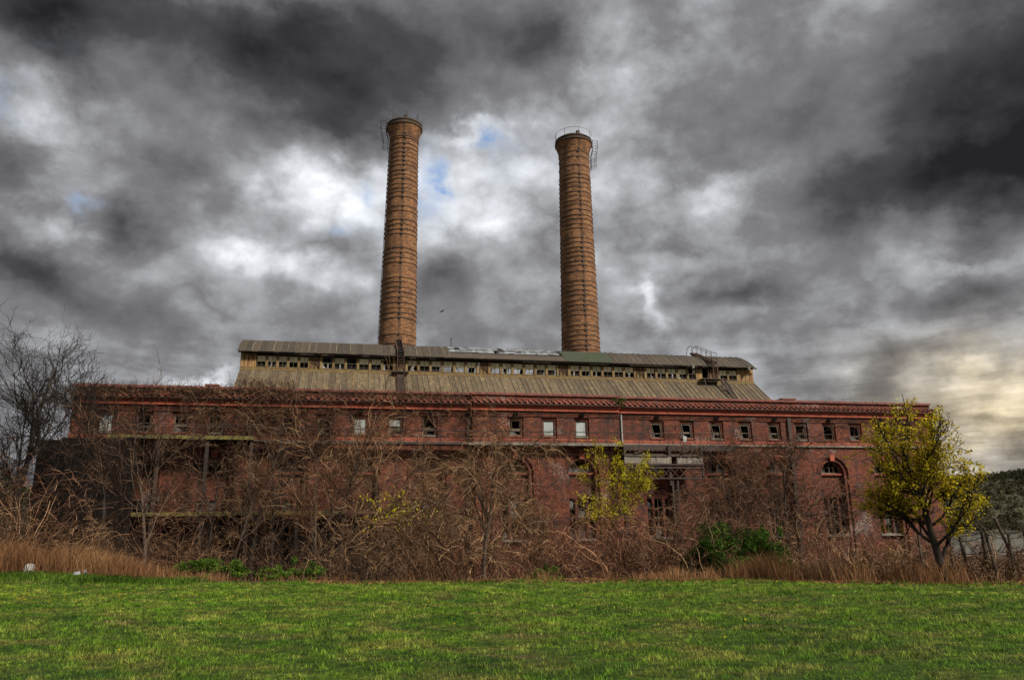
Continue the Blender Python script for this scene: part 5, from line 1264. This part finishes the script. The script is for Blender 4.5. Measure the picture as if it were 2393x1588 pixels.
# ------------------------------------------------------------------ right-hand fence, leaning pole, pier
fx = [(2150, 29.5), (2222, 29), (2262, 28.6), (2302, 28.2), (2326, 28), (2362, 27.5), (2400, 27)]
pts = [Vector((col_x(px, y), y, G(col_x(px, y), y))) for px, y in fx]
F_ = put('wire_fence', None, None, pts[0], label='leaning wire fence with dark posts and barbed top on the right', cat='fence')
tops = []
for i, p in enumerate(pts):
    q0 = p-pts[0]; h = 1.75+0.15*math.sin(i*2.1); ln_ = (-0.12 if i in (2, 4) else 0.03)*h
    tp = q0+Vector((ln_, 0.05, h)); tops.append((q0, tp))
    MB().tube([q0-Vector((0, 0, 0.3)), tp], 0.05 if i != 3 else 0.085, 6).obj('post', MAT['timber'], F_)
    MB().tube([tp-Vector((0, 0, 0.03)), tp+Vector((-0.22, 0, 0.28))], 0.025, 5).obj('arm', MAT['steel'], F_)
for k_ in (0.3, 0.62, 0.9, 1.0):
    for (a0, a1), (b0, b1) in zip(tops, tops[1:]):
        pa, pb = a0.lerp(a1, k_), b0.lerp(b1, k_); MB().tube([pa, pa.lerp(pb, 0.5)-Vector((0, 0, 0.05)), pb], 0.012, 4).obj('wire', MAT['steel'], F_)
x = col_x(2385, 28.5)
LPn = put('leaning_pole', None, None, (x, 28.5, G(x, 28.5)), label='thick grey timber pole leaning left behind the wire fence', cat='pole')
MB().tube([(0.15, 0.1, -0.2), (-0.35, 0, 1.2), (-0.8, -0.1, 2.35)], [0.07, 0.065, 0.055], 8).obj('shaft', MAT['timber'], LPn)
MB().tube([(-0.78, -0.1, 2.3), (0.25, 0.0, 1.55)], 0.01, 4).obj('guy_wire', MAT['steel'], LPn)
x0, x1 = col_x(2200, 78), col_x(2480, 78)
PR = put('pier', None, None, (x0, 78, -3.0), label='dark timber pier with railings at the river edge on the right', cat='pier')
Lp = x1-x0
MB().box(0, Lp, 0, 2.5, 0.3, 0.55).obj('deck', MAT['timber'], PR)
for xx in np.arange(0, Lp, 1.6): MB().box(xx, xx+0.18, -0.05, 0.1, -4.5, 1.75).obj('post', MAT['timber'], PR)
for z in (1.1, 1.65): MB().box(0, Lp, -0.12, -0.055, z, z+0.12).obj('rail', MAT['timber'], PR)
for xx in (3.0, 7.5): MB().box(xx, xx+0.3, 1.6, 1.9, -4.5, 3.1).obj('pile', MAT['timber'], PR)

# ------------------------------------------------------------------ aircraft
D = 4700.0
ad = Vector((math.cos(0.2858)*math.sin(-0.0932), math.cos(0.2858)*math.cos(-0.0932), math.sin(0.2858)))
A_ = put('aircraft', None, None, EYE + ad*D, (R(-30), R(-6), R(58)), label='tiny dark aircraft against the clouds between the chimneys', cat='aircraft')
MB().tube([(0, -18, 0), (0, -15, 0), (0, 12, 0), (0, 19, 1.2)], [0.6, 2.1, 2.1, 0.4], 10).obj('fuselage', MAT['airframe'], A_)
for sg in (-1, 1):
    m = MB(); m.v = [(sg*1.5, -5, -0.6), (sg*1.5, 4, -0.6), (sg*17, 6, 1.0), (sg*17, 3.5, 1.0), (sg*1.5, -5, 0.1), (sg*1.5, 4, 0.1), (sg*17, 6, 1.3), (sg*17, 3.5, 1.3)]
    m.f = [[0,1,2,3],[4,7,6,5],[0,4,5,1],[1,5,6,2],[2,6,7,3],[3,7,4,0]]; m.obj('wing', MAT['airframe'], A_)
    m = MB(); m.v = [(sg*0.5, 14, 0.8), (sg*0.5, 18, 0.8), (sg*7, 19, 1.2), (sg*7, 17, 1.2), (sg*0.5, 14, 1.1), (sg*0.5, 18, 1.1), (sg*7, 19, 1.4), (sg*7, 17, 1.4)]
    m.f = [[0,1,2,3],[4,7,6,5],[0,4,5,1],[1,5,6,2],[2,6,7,3],[3,7,4,0]]; m.obj('tailplane', MAT['airframe'], A_)
    MB().tube([(sg*6, -3.5, -1.2), (sg*6, 1, -1.2)], [1.1, 0.8], 8).obj('engine', MAT['airframe'], A_)
m = MB(); m.v = [(-0.2, 12.5, 1.5), (-0.2, 18.5, 1.2), (-0.2, 20, 7), (-0.2, 17.5, 7), (0.2, 12.5, 1.5), (0.2, 18.5, 1.2), (0.2, 20, 7), (0.2, 17.5, 7)]
m.f = [[0,1,2,3],[4,7,6,5],[0,4,5,1],[1,5,6,2],[2,6,7,3],[3,7,4,0]]; m.obj('fin', MAT['airframe'], A_)
